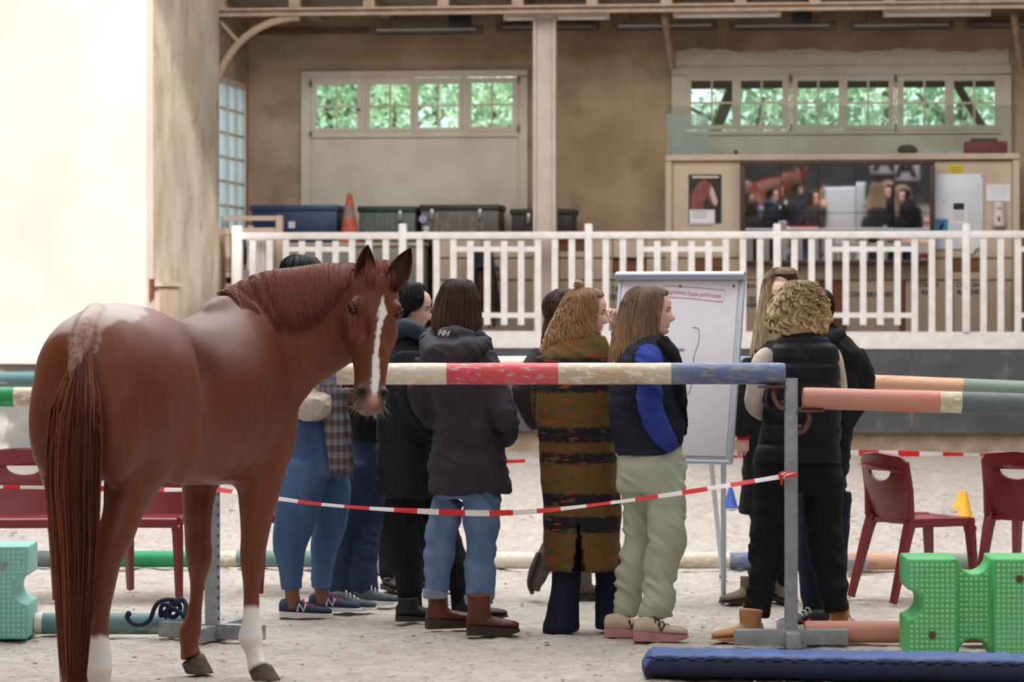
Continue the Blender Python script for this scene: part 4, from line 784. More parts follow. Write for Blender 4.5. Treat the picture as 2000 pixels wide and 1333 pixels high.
# ------------------------------------------------------------------ lead rope on the pole
pm('rope_navy', (36, 42, 78), (26, 30, 56), 120, .8, .002, 300)
dr = 14.45
rp = thing('lead_rope', 'navy lead rope tangled on the grey teal ground pole', 'rope', gpos(320, dr))
L = [(252, 1200), (248, 1206), (258, 1218), (275, 1221), (292, 1212), (302, 1188), (312, 1176), (330, 1172), (345, 1176), (352, 1190), (340, 1206), (326, 1198), (334, 1180), (352, 1172), (362, 1180), (358, 1200), (340, 1190), (318, 1182), (314, 1204), (330, 1190), (350, 1196), (362, 1208), (366, 1190), (356, 1172), (342, 1184), (322, 1208)]
mb = MB(); pts = [P(x, y, dr - .02 - .03 * math.sin(i * 1.3) * (i > 5)) for i, (x, y) in enumerate(L)]; pts = [np.array([p[0], p[1], max(p[2], .03)]) for p in pts]; mb.tube(smooth_pts(pts, 170), .011, 8); part('strand', mb, m_['rope_navy'], rp, smooth=True)
mb = MB(); p = P(251, 1200, dr - .02); mb.ball(p, .015, 8, 6); part('rope_end', mb, m_['rope_navy'], rp)
# ------------------------------------------------------------------ flip chart
pm('chart_white', (226, 230, 238), None, rough=.4); pm('chart_metal', (190, 200, 216), None, rough=.35, metal=.3); pm('chart_paper', (228, 226, 232), (220, 218, 226), 3, .8); pm('marker_red', (206, 60, 70), None); pm('marker_blue', (60, 66, 130), None); pm('marker_grey', (80, 78, 92), None)
ga, be = math.radians(21), math.radians(14); nh = np.array([-math.sin(ga), -math.cos(ga), 0]); rt = np.array([math.cos(ga), -math.sin(ga), 0]); dn = np.array([0, 0, -1.]) * math.cos(be) + nh * math.sin(be); nn = nrm(np.cross(rt, -dn)); nn = nn if nn @ nh > 0 else -nn
tcn = P(1332, 534, 16.0); Rb = np.stack([rt, -nn, -dn], 1)
fc = thing('flip_chart', 'white flip chart with red handwriting on a tripod', 'flip chart', np.array([tcn[0], tcn[1], 0]))
def fbox(name, c, s, mat, bev=.004, th=None): mb = MB(); mb.box(tcn + Rb @ np.array(c, float), s, Rb, bev=bev); return part(name, mb, m_[mat], th or fc)
LB = 1.03
bo = fbox('board', (0, .012, -LB / 2), (.69, .02, LB), 'chart_white')
for s in (-1, 1): fbox('edge_rail', (s * .345, .008, -LB / 2), (.02, .036, LB), 'chart_metal', .006, bo)
fbox('edge_rail', (0, .008, -LB), (.70, .036, .02), 'chart_metal', .006, bo)
mb = MB(); c0 = tcn + Rb @ np.array([0, -.02, -.02]); mb.tube([c0 - rt * .36, c0 + rt * .36], .03, 16, up=-dn, flat=.8); part('clamp_bar', mb, m_['chart_metal'], fc)
pd = fbox('paper_pad', (-.005, -.006, -.52), (.655, .012, .96), 'chart_paper', .002)
for x in (-.21, .0, .3): mb = MB(); q = tcn + Rb @ np.array([x, -.014, -.075]); mb.ball(q, .007, 8, 6); part('pad_pin', mb, m_['marker_grey'], fc)
def onpad(px, py, off=.0135):
    o = np.array([0, 0, H]); r = P(px, py, 1.0) - o; q = tcn + nn * off; return o + r * (((q - o) @ nn) / (r @ nn))
def ink(L, r, mat, name='drawn_line', n=None):
    mb = MB(); p = [onpad(*q) for q in L]; p = smooth_pts(p, n) if n else np.array(p); mb.tube(p, r, 5); part(name, mb, m_[mat], pd)
ink([(1296, 558), (1360, 562), (1416, 567), (1411, 590), (1350, 583), (1296, 580), (1296, 558)], .0011, 'marker_red', 'text_box')
ink([(1353, 640), (1362, 641), (1366, 650), (1364, 670), (1357, 690), (1354, 708), (1352, 740), (1347, 765), (1342, 770)], .0014, 'marker_grey', n=30)
mb = MB(); a = onpad(1356, 574); xd = nrm(onpad(1412, 579) - onpad(1300, 569)); text_mesh(mb, 'Ingrédients Equipe performante', .036, frame(a, xd, -dn) @ Matrix.Diagonal((.66, 1, 1, 1)), .001, .2, 'CENTER', -.0007); part('handwriting', mb, m_['marker_red'], pd, 'red handwritten title')
mb = MB(); a = onpad(1316, 683); text_mesh(mb, 'cohésion', .032, frame(a, rt, -dn), .001, .3); part('handwriting', mb, m_['marker_blue'], pd, 'small blue handwritten word')
def leg(a, b, r=.014): mb = MB(); mb.cyl(a, b, r, 10); l = part('leg', mb, m_['chart_metal'], fc); mb = MB(); mb.lathe((b[0], b[1], 0), [(r * 1.5, 0), (r * 1.5, .02), (r, .03)], 10); part('rubber_foot', mb, m_['dark_lid'], l)
leg(tcn + Rb @ np.array([.3, .03, -LB]), G(1413, 1177)); leg(tcn + Rb @ np.array([-.3, .03, -LB]), G(1134, 1166)); leg(tcn + Rb @ np.array([.2, .06, -.9]), G(1412, 1130))
# ------------------------------------------------------------------ people
skin_m = attr_mat('skin', .5, .35, sub=.12); hair_m = attr_mat('hair', .55, .3)
def cloth(name, c1, c2=None, **k): k.setdefault('rough', .85); k.setdefault('spec', .2); k.setdefault('bump', .0015); k.setdefault('bscale', 180); return pm(name, c1, c2 or tuple(max(0, int(x * .82)) for x in c1), k.pop('scale', 6), **k)
C_ = lambda c: np.array(lin(c))
HT = dict(z=[-.115, -.108, -.095, -.08, -.065, -.05, -.02, 0, .02, .05, .08, .1, .112, .115],
          f=[.050, .074, .083, .077, .083, .084, .086, .083, .091, .092, .077, .05, .02, .002], )
HB = ([-.115, -.10, -.07, -.04, 0, .04, .07, .095, .11, .115], [.01, -.02, -.05, -.072, -.092, -.098, -.09, -.065, -.03, -.002])
HW = ([-.115, -.105, -.09, -.07, -.04, 0, .03, .06, .085, .1, .112, .115], [.02, .034, .044, .053, .061, .069, .074, .072, .06, .043, .02, .002])
def head_mesh(mb, c, th, pitch=0, roll=0, sc=1.0, skin=(222, 180, 160), brow=(90, 62, 46), lip=(190, 110, 104), hairline=None):
    n, m = 72, 66; zs = np.concatenate([np.linspace(-.115, -.1, 6), np.linspace(-.097, .06, 46), np.linspace(.066, .115, 14)]); rings = []; cols = []
    a = np.linspace(-math.pi, math.pi, n, endpoint=False); a = a + .35 * np.sin(a) * -1 * .6
    sk, br, lp = C_(skin), C_(brow), C_(lip)
    g = lambda x, s: np.exp(-(x / s) ** 2)
    for z in zs:
        yf = np.interp(z, HT['z'], HT['f']); yb = np.interp(z, *HB); wd = np.interp(z, *HW); ym = max(min(-.012, yf - .005), yb + .003)
        ca, sa = np.cos(a), np.sin(a); ex = .88; x = wd * np.sign(sa) * np.abs(sa) ** ex
        y = np.where(ca > 0, ym + (yf - ym) * np.abs(ca) ** .8, ym - (ym - yb) * np.abs(ca) ** .95); fr = (ca > .1)
        nose = np.interp(z, [-.058, -.05, -.046, -.036, -.028, -.01, .012, .02], [0, .004, .017, .028, .0265, .0145, .004, 0]); wn = np.interp(z, [-.05, -.03, .01], [.0145, .012, .0085])
        y = y + fr * nose * g(x, wn)
        for s in (-1, 1): y = y - fr * .010 * g(x - s * .032, .016) * g(z - .001, .011) + fr * .004 * g(x - s * .034, .02) * g(z - .02, .006) + fr * .003 * g(x - s * .04, .016) * g(z + .03, .016)
        y = y + fr * g(x, .02) * (.0055 * g(z + .062, .0055) + .006 * g(z + .075, .006) - .005 * g(z + .0685, .0028)) - fr * .003 * g(x, .03) * g(z + .085, .006)
        rings.append(np.stack([x, y, np.full(n, z)], 1)); col = np.tile(sk, (n, 1))
        k = (fr * g(x, .021) * g(z + .0685, .0095))[:, None]; k = np.clip(k * 2.2 - .35, 0, 1); col = col * (1 - k) + lp * k
        for s in (-1, 1):
            k = (fr * np.clip(1.4 - np.abs((x - s * .034) / .019) ** 4, 0, 1) * g(z - .021 + .1 * np.abs(np.abs(x) - .03), .0045))[:, None]; k = np.clip(k * 1.7 - .2, 0, 1) * .9; col = col * (1 - k) + br * k
            k = (fr * g(x - s * .045, .02) * g(z + .035, .02))[:, None] * .25; col = col * (1 - k) + C_((214, 140, 128)) * k
        cols.append(col)
    V = np.vstack(rings); cols = np.vstack(cols)
    f = np.array([math.sin(th), -math.cos(th), 0]); r = np.array([-math.cos(th), -math.sin(th), 0]); R = np.stack([r, f, [0, 0, 1]], 1) @ rotx(-pitch) @ roty(roll)
    sub = MB(); sub.loft([V[i * n:(i + 1) * n] for i in range(len(zs))], True, 0, True)
    mb.add(c + sc * (V @ R.T), sub.f, 0, cols)
    for s in (-1, 1):
        e = MB(); e.ball((0, 0, 0), .0120, 16, 14); Ve = e.arrays()[0]; cc = np.tile(C_((186, 172, 166)), (len(Ve), 1)); iris = (Ve[:, 1] > .0072); cc[iris] = C_((50, 38, 32)); lid = (Ve[:, 2] > .0036) | (Ve[:, 2] < -.0046); cc[lid] = sk * .82; cc[(Ve[:, 2] > .0036) & (Ve[:, 2] < .0056)] = C_((60, 42, 36))
        mb.add(c + sc * ((Ve + np.array([s * .0315, .0615, .001])) @ R.T), e.f, 0, cc)
        e = MB(); e.ball((0, 0, 0), (.009, .018, .031), 12, 10); Ve = e.arrays()[0]; Ve[:, 0] += -.006 * np.exp(-(Ve[:, 1] / .008) ** 2 - (Ve[:, 2] / .016) ** 2) * (Ve[:, 0] * s > 0) * s; Ve[:, 1] += -.25 * Ve[:, 2]
        mb.add(c + sc * ((Ve + np.array([s * .075, -.012, -.008])) @ R.T), e.f, 0, np.tile(sk * np.array([.95, .82, .8]), (len(Ve), 1)))
    return R
def hand_mesh(mb, w, d, nrmv, sc=1, curl=.5, col=(222, 180, 160), side=1):
    w = np.asarray(w, float); d = nrm(d); nn_ = nrm(np.asarray(nrmv) - d * (np.asarray(nrmv) @ d)); s = np.cross(d, nn_) * side; c = C_(col)
    mb.tube([w - d * .02, w + d * .01 * sc, w + d * .04 * sc, w + d * .075 * sc, w + d * .088 * sc], np.array([.026, .03, .04, .042, .036]) * sc, 14, up=nn_, flat=.42, col=c)
    for i, (o, L, r) in enumerate(((-.03, .068, .0082), (-.011, .078, .0088), (.01, .073, .0086), (.029, .058, .0076))):
        p = w + d * .082 * sc + s * o * sc; pts = [p - d * .02 * sc]; a = 0; p = p.copy(); pts.append(p.copy())
        for q in range(3): a += curl * (1 + .12 * i); p = p + (d * math.cos(a) + nn_ * math.sin(a)) * L * sc * (.45, .32, .23)[q]; pts.append(p.copy())
        mb.tube(smooth_pts(pts, 9), np.array([1, 1, 1, .98, .95, .93, .9, .84, .5]) * r * sc, 8, col=c)
    b = w + d * .022 * sc - s * .03 * sc; o = nrm(d * .65 - s * .7 + nn_ * .3); mb.tube(smooth_pts([b, b + o * .03 * sc, b + o * .048 * sc + d * .016 * sc, b + o * .052 * sc + d * .042 * sc + nn_ * .01 * sc], 8), np.array([.014, .013, .012, .011, .0105, .01, .009, .006]) * sc, 8, col=c)
class Person:
    def __init__(s, label, d, px, gy=None, skin=(222, 180, 160)):
        s.d = d; s.skin = skin; s.root = thing('person', label, 'person', np.array([(px - 1000) * d / F, d, 0]), None, 'people standing in the arena'); s.bm = MB()
    def pt(s, px, py, dd=0): return P(px, py, s.d + dd)
    def ring(s, mb, rows, n=30, k=1.0, col=None):
        a = np.arange(n) * 2 * math.pi / n; rings = []; rows = [(*r, 0) if len(r) == 4 else r for r in rows]
        Y = np.array([r[0] for r in rows]); ys = np.unique(np.concatenate([Y, np.linspace(Y[0], Y[-1], max(3, int((Y[-1] - Y[0]) / 14)))])); A = np.array(rows, float)
        for y in ys:
            xl, xr, hd, dd = [np.interp(y, Y, A[:, i]) for i in (1, 2, 3, 4)]; d = s.d + dd; c = P((xl + xr) / 2, y, d); hw = (xr - xl) / 2 * d / F
            e = .86; kk = k(y) if callable(k) else k; rings.append(c + kk * np.stack([hw * np.sign(np.cos(a)) * np.abs(np.cos(a)) ** e, hd * np.sign(np.sin(a)) * np.abs(np.sin(a)) ** e, np.zeros(n)], 1))
        return mb.loft(rings, True, 0, True, col)
    def limb(s, mb, rows, n=18, k=1.0, col=None, flat=1.0):
        rows = [(*r, 0) if len(r) == 3 else r for r in rows]; A = np.array(rows, float); A = smooth_pts(A, max(6, 4 * len(A))); pts = np.array([P(r[0], r[1], s.d + r[3]) for r in A]); rad = A[:, 2] * s.d / F * k
        return mb.tube(pts, rad, n, True, 0, np.array([0, 1., 0]), col, flat)
    def wear(s, name, mat, rings=(), limbs=(), voxel=.011, it=5, fold=.005, ff=(7, 7, 11), quilt=None, seed=0, post=None, label=None, body=True, flat=1.0):
        mb = MB()
        for r in rings: s.ring(mb, r)
        for l in limbs: s.limb(mb, l, flat=flat)
        co, no, fs = remesh(mb, voxel, it)
        n1 = vnoise(co, ff, 3 + seed); cs = co.copy(); cs[:, 2] += .55 * co[:, 0] + .35 * np.sin(co[:, 0] * 9 + co[:, 1] * 7) * .12; n2 = vnoise(cs, np.array(ff) * 1.9 * np.array([.6, .6, 1]), 9 + seed); q = fold * 1.6 * (.7 * n1 + 1.1 * (.4 - np.abs(n2)))
        if quilt: h, dep, off = quilt; ph = ((co[:, 2] - off + .012 * vnoise(co, (3, 3, 0.01), 5)) / h) % 1; ph = np.minimum(ph, 1 - ph) * h; q = q - dep * np.exp(-(ph / .012) ** 2)
        co = co + no * q[:, None]
        if post is not None: co = post(co, no)
        m2 = MB(); m2.add(co, fs); o = part(name, m2, mat, s.root, label, smooth=True)
        if body:
            c = C_(s.skin)
            for r in rings:
                s.ring(s.bm, r, 14, lambda y: .72 if y < 870 else .25, c)
            for l in limbs: s.limb(s.bm, l, 8, .55, c)
        return o
    def head(s, px, py, th, pitch=0, roll=0, sc=1.0, neck=None, **k):
        c = s.pt(px, py); R = head_mesh(s.bm, c, math.radians(th), math.radians(pitch), math.radians(roll), sc, s.skin, **k); s.hc = c; s.hR = R; s.hs = sc
        b = s.pt(*neck) if neck else c + np.array([0, 0, -.21]); top = c + R @ np.array([0, -.02, -.06]) * sc
        s.bm.tube([top, (top + b) / 2, b], [.05 * sc, .052 * sc, .062 * sc], 16, col=C_(s.skin))
    def skin_limb(s, rows): s.limb(s.bm, rows, 12, 1.0, C_(s.skin))
    def hand(s, px, py, dd, dvec, nvec, curl=.5, side=1, sc=1): hand_mesh(s.bm, s.pt(px, py, dd), np.array(dvec, float), np.array(nvec, float), sc, curl, s.skin, side)
    def done(s): return part('body', s.bm, skin_m, s.root, smooth=True, vcol=True)
    def hair(s, rows, th, opend, y0, y1, n=420, c0=(70, 50, 40), c1=(110, 80, 60), r=.0026, wave=(.006, 3), curl=0, nseg=16, jit=.25, tmin=.82, seed=0, cap=.93, clump=0):
        rg = np.random.default_rng(seed + 50); rows = [(*q, 0) if len(q) == 4 else q for q in rows]; A = np.array(rows, float); Y = A[:, 0]; pf = math.atan2(-math.cos(math.radians(th)), math.sin(math.radians(th))); op = math.radians(opend)
        def at(y, phi, k=1.0):
            xl, xr, hd, dd = [np.interp(y, Y, A[:, i]) for i in (1, 2, 3, 4)]; d = s.d + dd; hw = (xr - xl) / 2 * d / F
            q = np.stack([((xl + xr) / 2 - 1000) * d / F + np.cos(phi) * hw * k, d + np.sin(phi) * hd * k, H - (y - YH) * d / F], 1)
            l = (q - s.hc) @ s.hR / s.hs; zz_ = np.clip(l[:, 2] / 1.1, -.114, .1145)      # never inside the skull
            mg = (.004 + .06 * max(0, k - .8)) * np.where(l[:, 1] > .035, .15, 1); a_ = np.interp(zz_, *HW) + mg; yf_ = np.interp(zz_, HT['z'], HT['f']); yb_ = np.interp(zz_, *HB); yc_ = (yf_ + yb_) / 2; b_ = (yf_ - yb_) / 2 + mg; e_ = np.hypot(l[:, 0] / a_, (l[:, 1] - yc_) / b_)
            e_ = np.where((l[:, 2] > -.09) & (l[:, 2] < .128) & (e_ > 1e-6) & (e_ < 1), e_, 1.0)
            return s.hc + np.stack([l[:, 0] / e_, yc_ + (l[:, 1] - yc_) / e_, l[:, 2]], 1) @ s.hR.T * s.hs
        inop = lambda phi: abs((phi - pf + math.pi) % (2 * math.pi) - math.pi) < op
        mb = MB(); ca, cb = C_(c0), C_(c1)
        na, nl = 48, 26; ph = np.arange(na) * 2 * math.pi / na; ys = Y[0] + (Y[-1] - Y[0]) * np.linspace(0, .97, nl) ** 1.3; V = []; cc = []; Fc = []
        for k in (cap, cap - .1):
            for j, y in enumerate(ys):
                V.append(at(np.full(na, y), ph, k)); cc += [(ca * (1 - j / nl) + cb * (j / nl)) * .75] * na
        for L in (0, 1):
            for j in range(nl - 1):
                for i in range(na):
                    ym = (ys[j] + ys[j + 1]) / 2; pm_ = ph[i] + math.pi / na
                    if inop(pm_) and y0 < ym < y1: continue
                    i2 = (i + 1) % na; o = L * na * nl; q = (o + j * na + i, o + j * na + i2, o + (j + 1) * na + i2, o + (j + 1) * na + i); Fc.append(q if L == 0 else q[::-1])
        mb.add(np.vstack(V), Fc, 0, np.array(cc))
        for q in range(n):
            if clump and q % clump: phi = lead[0] + rg.normal() * .03; k = lead[1] + rg.normal() * .02
            else: phi = rg.random() * 2 * math.pi; k = 1.04 - .2 * rg.random() ** 2; lead = [phi, k, rg.random(), rg.random() * 6.28, rg.random(), rg.random()]
            te = tmin + (1.03 - tmin) * rg.random(); isop = inop(phi); k = min(k, .96) if isop else k
            if isop and not clump or (clump and isop): te = min(te, ((y0 - Y[0]) / (Y[-1] - Y[0])) ** (1 / 1.3))
            pts = []; f = wave[1] * (.7 + .6 * rg.random()); p0 = rg.random() * 6.28; aw = wave[0] * (.5 + rg.random()); drift = (rg.random() - .5) * jit
            if clump: te = tmin + (1.03 - tmin) * lead[2]; f = wave[1] * (.7 + .6 * lead[4]); p0 = lead[3] + rg.normal() * .25; drift = (lead[5] - .5) * jit; te = min(te, ((y0 - Y[0]) / (Y[-1] - Y[0])) ** (1 / 1.3)) if isop else te
            ts = np.linspace(.02 + .1 * rg.random(), te, nseg)
            p = at(Y[0] + (Y[-1] - Y[0]) * ts ** 1.3, phi + drift * ts, k); w_ = (aw * ts)[:, None]; ang = (f * 6.28 * ts + p0)[:, None]
            p = p + np.array([-math.sin(phi), math.cos(phi), 0]) * w_ * np.sin(ang) + np.array([math.cos(phi), math.sin(phi), 0]) * w_ * .7 * np.cos(ang)
            if curl: g_ = f * 14 * ts + p0; p = p + (curl * np.minimum(1, ts * 2.5))[:, None] * np.stack([np.cos(g_), .8 * np.sin(g_), .7 * np.sin(g_ + 1)], 1)
            pts = p
            b = .72 + .55 * (lead[2] * .7 + .3 * rg.random() if clump else rg.random()); tt = np.clip(ts + .25 * (rg.random() - .5), 0, 1)[:, None]; col = np.repeat((ca * (1 - tt) + cb * tt) * b, 3, axis=0)
            mb.tube(pts, r * np.array([.7] + [1.0] * (nseg - 3) + [.8, .35]), 3, False, 0, None, col)
        return part('hair', mb, hair_m, s.root, smooth=True, vcol=True)
    def shoe(s, heel, gy, th, kind, mu, ms, L=.275, px_d=None, ht=.19, sw=.045, name=None, sole_h=.025, tilt=0):
        d = px_d or gd(gy); o = np.array([(heel - 1000) * d / F, d, 0]); t = math.radians(th); f = np.array([math.sin(t), -math.cos(t), 0]); r = np.array([-math.cos(t), -math.sin(t), 0])
        W = lambda q: o + np.outer(q[:, 0], r) + np.outer(q[:, 1], f) + np.outer(q[:, 2], [0, 0, 1.])
        rows = [(0, .02, .07), (.05, .031, .088), (.22, .036, .096), (.36, .037, .086), (.5, .04, .068), (.68, .045, .055), (.84, .042, .048), (.94, .031, .042), (1, .012, .034)]
        a = np.arange(16) * 2 * math.pi / 16; mb = MB(); rings = []; zb = sole_h * .7
        for y, w_, h in rows: h = h + sole_h - .02; rings.append(W(np.stack([w_ * np.cos(a) * (1 - .25 * np.clip(np.sin(a), 0, 1)), np.full(16, y * L), zb + (h - zb) * (.5 + .5 * np.sin(a))], 1)))
        mb.loft(rings)
        if kind == 'boot': mb.tube(W(np.array([(0, L * .26, .05), (0, L * .24, .12), (0, L * .23, ht)])), [.042, sw, sw * 1.02], 16, up=f, flat=1.1)
        co, no, fs = remesh(mb, .0065, 4); m2 = MB(); m2.add(co, fs); sh = part('boot' if kind == 'boot' else 'shoe', m2, mu, s.root, smooth=True)
        mb = MB(); k = [(0, .024), (.05, .036), (.22, .04), (.4, .041), (.55, .045), (.72, .049), (.86, .045), (.96, .031), (1.02, .012)]
        out = [(w_, y * L) for y, w_ in k] + [(-w_, y * L) for y, w_ in k[::-1]]; out = np.array(out)
        mb.loft([W(np.column_stack([out * .96, .012 * np.clip((out[:, 1] / L - .75) / .25, 0, 1) ** 2])), W(np.column_stack([out, sole_h * .55 * (1.15 - .45 * out[:, 1] / L)])), W(np.column_stack([out * .985, sole_h * (1.15 - .45 * out[:, 1] / L)]))]); part('sole', mb, ms, sh, smooth='auto')
        s.W = W; s.sh = sh; s.L = L; return sh
    def laces(s, mat, n=4, z0=.1, z1=.062):
        for i in range(n):
            f = i / max(1, n - 1); y = s.L * (.36 + .24 * f); z = z0 + (z1 - z0) * f; mb = MB(); mb.tube(s.W(np.array([(-.028, y - .006, z - .022), (-.012, y, z + .001), (.012, y + .01, z), (.028, y + .012, z - .026)])), .0035, 5); part('lace', mb, mat, s.sh, smooth=True)
    def mark(s, strokes, mat, side=1, r=.0045):
        for st in strokes: mb = MB(); mb.tube(s.W(np.array([(side * (np.interp(y / s.L, [.2, .36, .5, .68], [.036, .037, .04, .045]) + .003), y, z) for y, z in st])), r, 5); part('mark', mb, mat, s.sh, smooth=True)
denim_l = cloth('denim_light', (84, 110, 146), (108, 134, 168), scale=9, stretch=(1, 1, .4)); denim_m = cloth('denim_mid', (60, 86, 128), (80, 108, 148), scale=7, stretch=(1, 1, .4)); denim_d = cloth('denim_dark', (38, 49, 76), (50, 62, 92), scale=7, stretch=(1, 1, .4)); denim_n = cloth('denim_navy', (28, 34, 52), (36, 42, 62), scale=8)
cuff_m = cloth('denim_cuff', (150, 166, 188)); black_c = cloth('black_cloth', (30, 30, 33), (24, 24, 27)); navy_c = cloth('navy_puffer', (28, 32, 40), (24, 27, 34), rough=.6); parka_m = cloth('parka', (58, 54, 62), (50, 47, 58), rough=.7); slate_c = cloth('slate_collar', (62, 76, 92)); knit_m = cloth('cream_knit', (206, 192, 180), (186, 170, 158), scale=60, bump=.005, bscale=120, bstretch=(1, 1, .3))
green_m = cloth('sage_trousers', (182, 188, 166), (168, 175, 152), scale=5); vest_n = cloth('navy_vest', (36, 40, 58), (30, 34, 50), rough=.65); blue_m = cloth('royal_blue', (50, 70, 156), (44, 62, 142)); scarf_b = cloth('black_scarf', (22, 22, 26)); brown_j = cloth('brown_jacket', (62, 54, 54), (50, 44, 44)); olive_c = cloth('dark_olive', (40, 42, 40), (34, 35, 34)); vest_b = cloth('black_vest', (28, 29, 36), (23, 24, 30), rough=.55); rib_m = cloth('oatmeal_knit', (216, 202, 190), (204, 190, 178), scale=20, bump=.003, bscale=80, bstretch=(4, 4, .2)); red_c = cloth('red_cuff', (200, 40, 44))
brown_l = pm('brown_leather', (104, 52, 40), (84, 40, 32), 8, .4, .002, 60); tan_l = pm('tan_leather', (190, 138, 96), (168, 118, 82), 8, .7); black_l = pm('black_leather', (26, 26, 28), (34, 34, 36), 8, .5); grey_s = pm('grey_suede', (104, 94, 90), (88, 78, 74), 12, .85); navy_s = pm('navy_mesh', (50, 58, 92), (42, 48, 78), 40, .7); beige_s = pm('beige_mesh', (196, 180, 156), (180, 164, 140), 30, .75); pink_s = pm('pink_sole', (190, 138, 138), (172, 120, 122), 8, .7); white_s = pm('white_sole', (228, 226, 226), None, rough=.6); dark_s = pm('dark_sole', (70, 62, 58), (54, 48, 46), 10, .8); pink_l = pm('pink_lace', (206, 60, 110), None); sock_g = cloth('grey_sock', (150, 150, 160)); olive_b = pm('olive_boot', (134, 122, 98), (112, 102, 82), 12, .8); grey_m = pm('grey_mesh', (84, 92, 100), (66, 76, 84), 30, .7)

# --- tall person with braids beside the horse neck
p = Person('tall person with black braids, knit sweater and checked scarf behind the horse neck', 15.4, 600, skin=(126, 84, 64))
p.wear('sweater', knit_m, [[(632, 592, 626, .08), (655, 566, 652, .17), (700, 562, 664, .2), (750, 560, 666, .2), (800, 556, 658, .185), (818, 556, 655, .175)]], [[(606, 668, 26, -.16), (590, 730, 25, -.22), (592, 782, 27, -.24), (615, 794, 26, -.26), (642, 782, 20, -.14)]], fold=.009, ff=(14, 14, 22))
p.wear('jeans', denim_m, [[(805, 556, 652, .15), (850, 550, 668, .17), (900, 548, 682, .165), (925, 548, 684, .155)]], [[(598, 905, 48, -.06), (584, 965, 46, -.06), (578, 1010, 41, -.06), (566, 1065, 34, -.06), (568, 1110, 25, -.06), (570, 1152, 20, -.06)], [(640, 905, 44, .12), (648, 970, 38, .17), (646, 1015, 35, .2), (634, 1065, 28, .2), (629, 1110, 22, .2), (627, 1150, 20, .2)]], fold=.003, voxel=.01)
p.skin_limb([(570, 1145, 14, -.06), (572, 1190, 14, -.06)]); p.skin_limb([(627, 1145, 14, .2), (631, 1180, 14, .2)])
p.shoe(545, 1205, 88, 'shoe', navy_s, white_s); p.laces(pink_l); p.mark([[(.098, .03), (.108, .07), (.132, .032), (.144, .072)]], white_s, 1, .006)
p.shoe(603, 1194, 86, 'shoe', navy_s, white_s); p.laces(pink_l); p.mark([[(.098, .03), (.108, .07), (.132, .032), (.144, .072)]], white_s, 1, .006)
def plaid(name, a, b, c):
    m = cloth(name, a); nt = m.node_tree; L = nt.links.new; tc = nt.nodes.new('ShaderNodeTexCoord'); sx = nt.nodes.new('ShaderNodeSeparateXYZ'); L(tc.outputs['Object'], sx.inputs[0]); out = []
    for ax, fq in ((0, 190), (2, 95)):
        mu = nt.nodes.new('ShaderNodeMath'); mu.operation = 'MULTIPLY'; mu.inputs[1].default_value = fq; L(sx.outputs[ax], mu.inputs[0]); si = nt.nodes.new('ShaderNodeMath'); si.operation = 'SINE'; L(mu.outputs[0], si.inputs[0]); mr_ = nt.nodes.new('ShaderNodeMapRange'); mr_.inputs[1].default_value = -.3; mr_.inputs[2].default_value = .3; L(si.outputs[0], mr_.inputs[0]); out.append(mr_.outputs[0])
    m1 = nt.nodes.new('ShaderNodeMix'); m1.data_type = 'RGBA'; m1.inputs[6].default_value = (*lin(a), 1); m1.inputs[7].default_value = (*lin(b), 1); L(out[1], m1.inputs[0]); m2 = nt.nodes.new('ShaderNodeMix'); m2.data_type = 'RGBA'; m2.blend_type = 'MULTIPLY'; L(out[0], m2.inputs[0]); m2.inputs[7].default_value = (*lin(c), 1); L(m1.outputs[2], m2.inputs[6]); L(m2.outputs[2], nt.nodes['Principled BSDF'].inputs['Base Color']); return m
plaid_m = plaid('plaid_scarf', (128, 128, 140), (104, 90, 88), (214, 210, 210))
sc_ = p.wear('scarf', plaid_m, [[(690, 636, 662, .03, -.16), (760, 624, 666, .022, -.2), (850, 634, 676, .02, -.2), (917, 643, 684, .018, -.2)], [(640, 600, 648, .12, -.02), (668, 602, 656, .14, -.03), (700, 628, 660, .06, -.12)], [(760, 664, 676, .02, -.12), (850, 670, 688, .02, -.12), (917, 674, 691, .015, -.12)]], voxel=.007, it=3, fold=.004, body=False)
for i in range(16):
    mb = MB(); x = 645 + i * 2.9; q = -.2 if x < 686 else -.12; p.limb(mb, [(x, 914, 1.3, q), (x + random.uniform(-2, 2), 926, 1.2, q), (x + random.uniform(-4, 4), 934 + random.uniform(-4, 6), .8, q)], 5); part('fringe', mb, plaid_m, sc_, smooth=True)
p.head(590, 548, 92, 4, neck=(608, 640), brow=(30, 22, 20), lip=(130, 70, 66))
p.hair([(497, 576, 602, .04), (503, 560, 618, .07), (515, 550, 629, .1), (540, 546, 630, .105), (580, 548, 618, .1), (640, 552, 600, .08)], 92, 50, 520, 700, 260, (24, 25, 30), (30, 30, 36), .0052, (.004, 6), nseg=14)
p.hand(652, 776, -.08, (1, .1, .1), (0, 1, 0)); p.done()
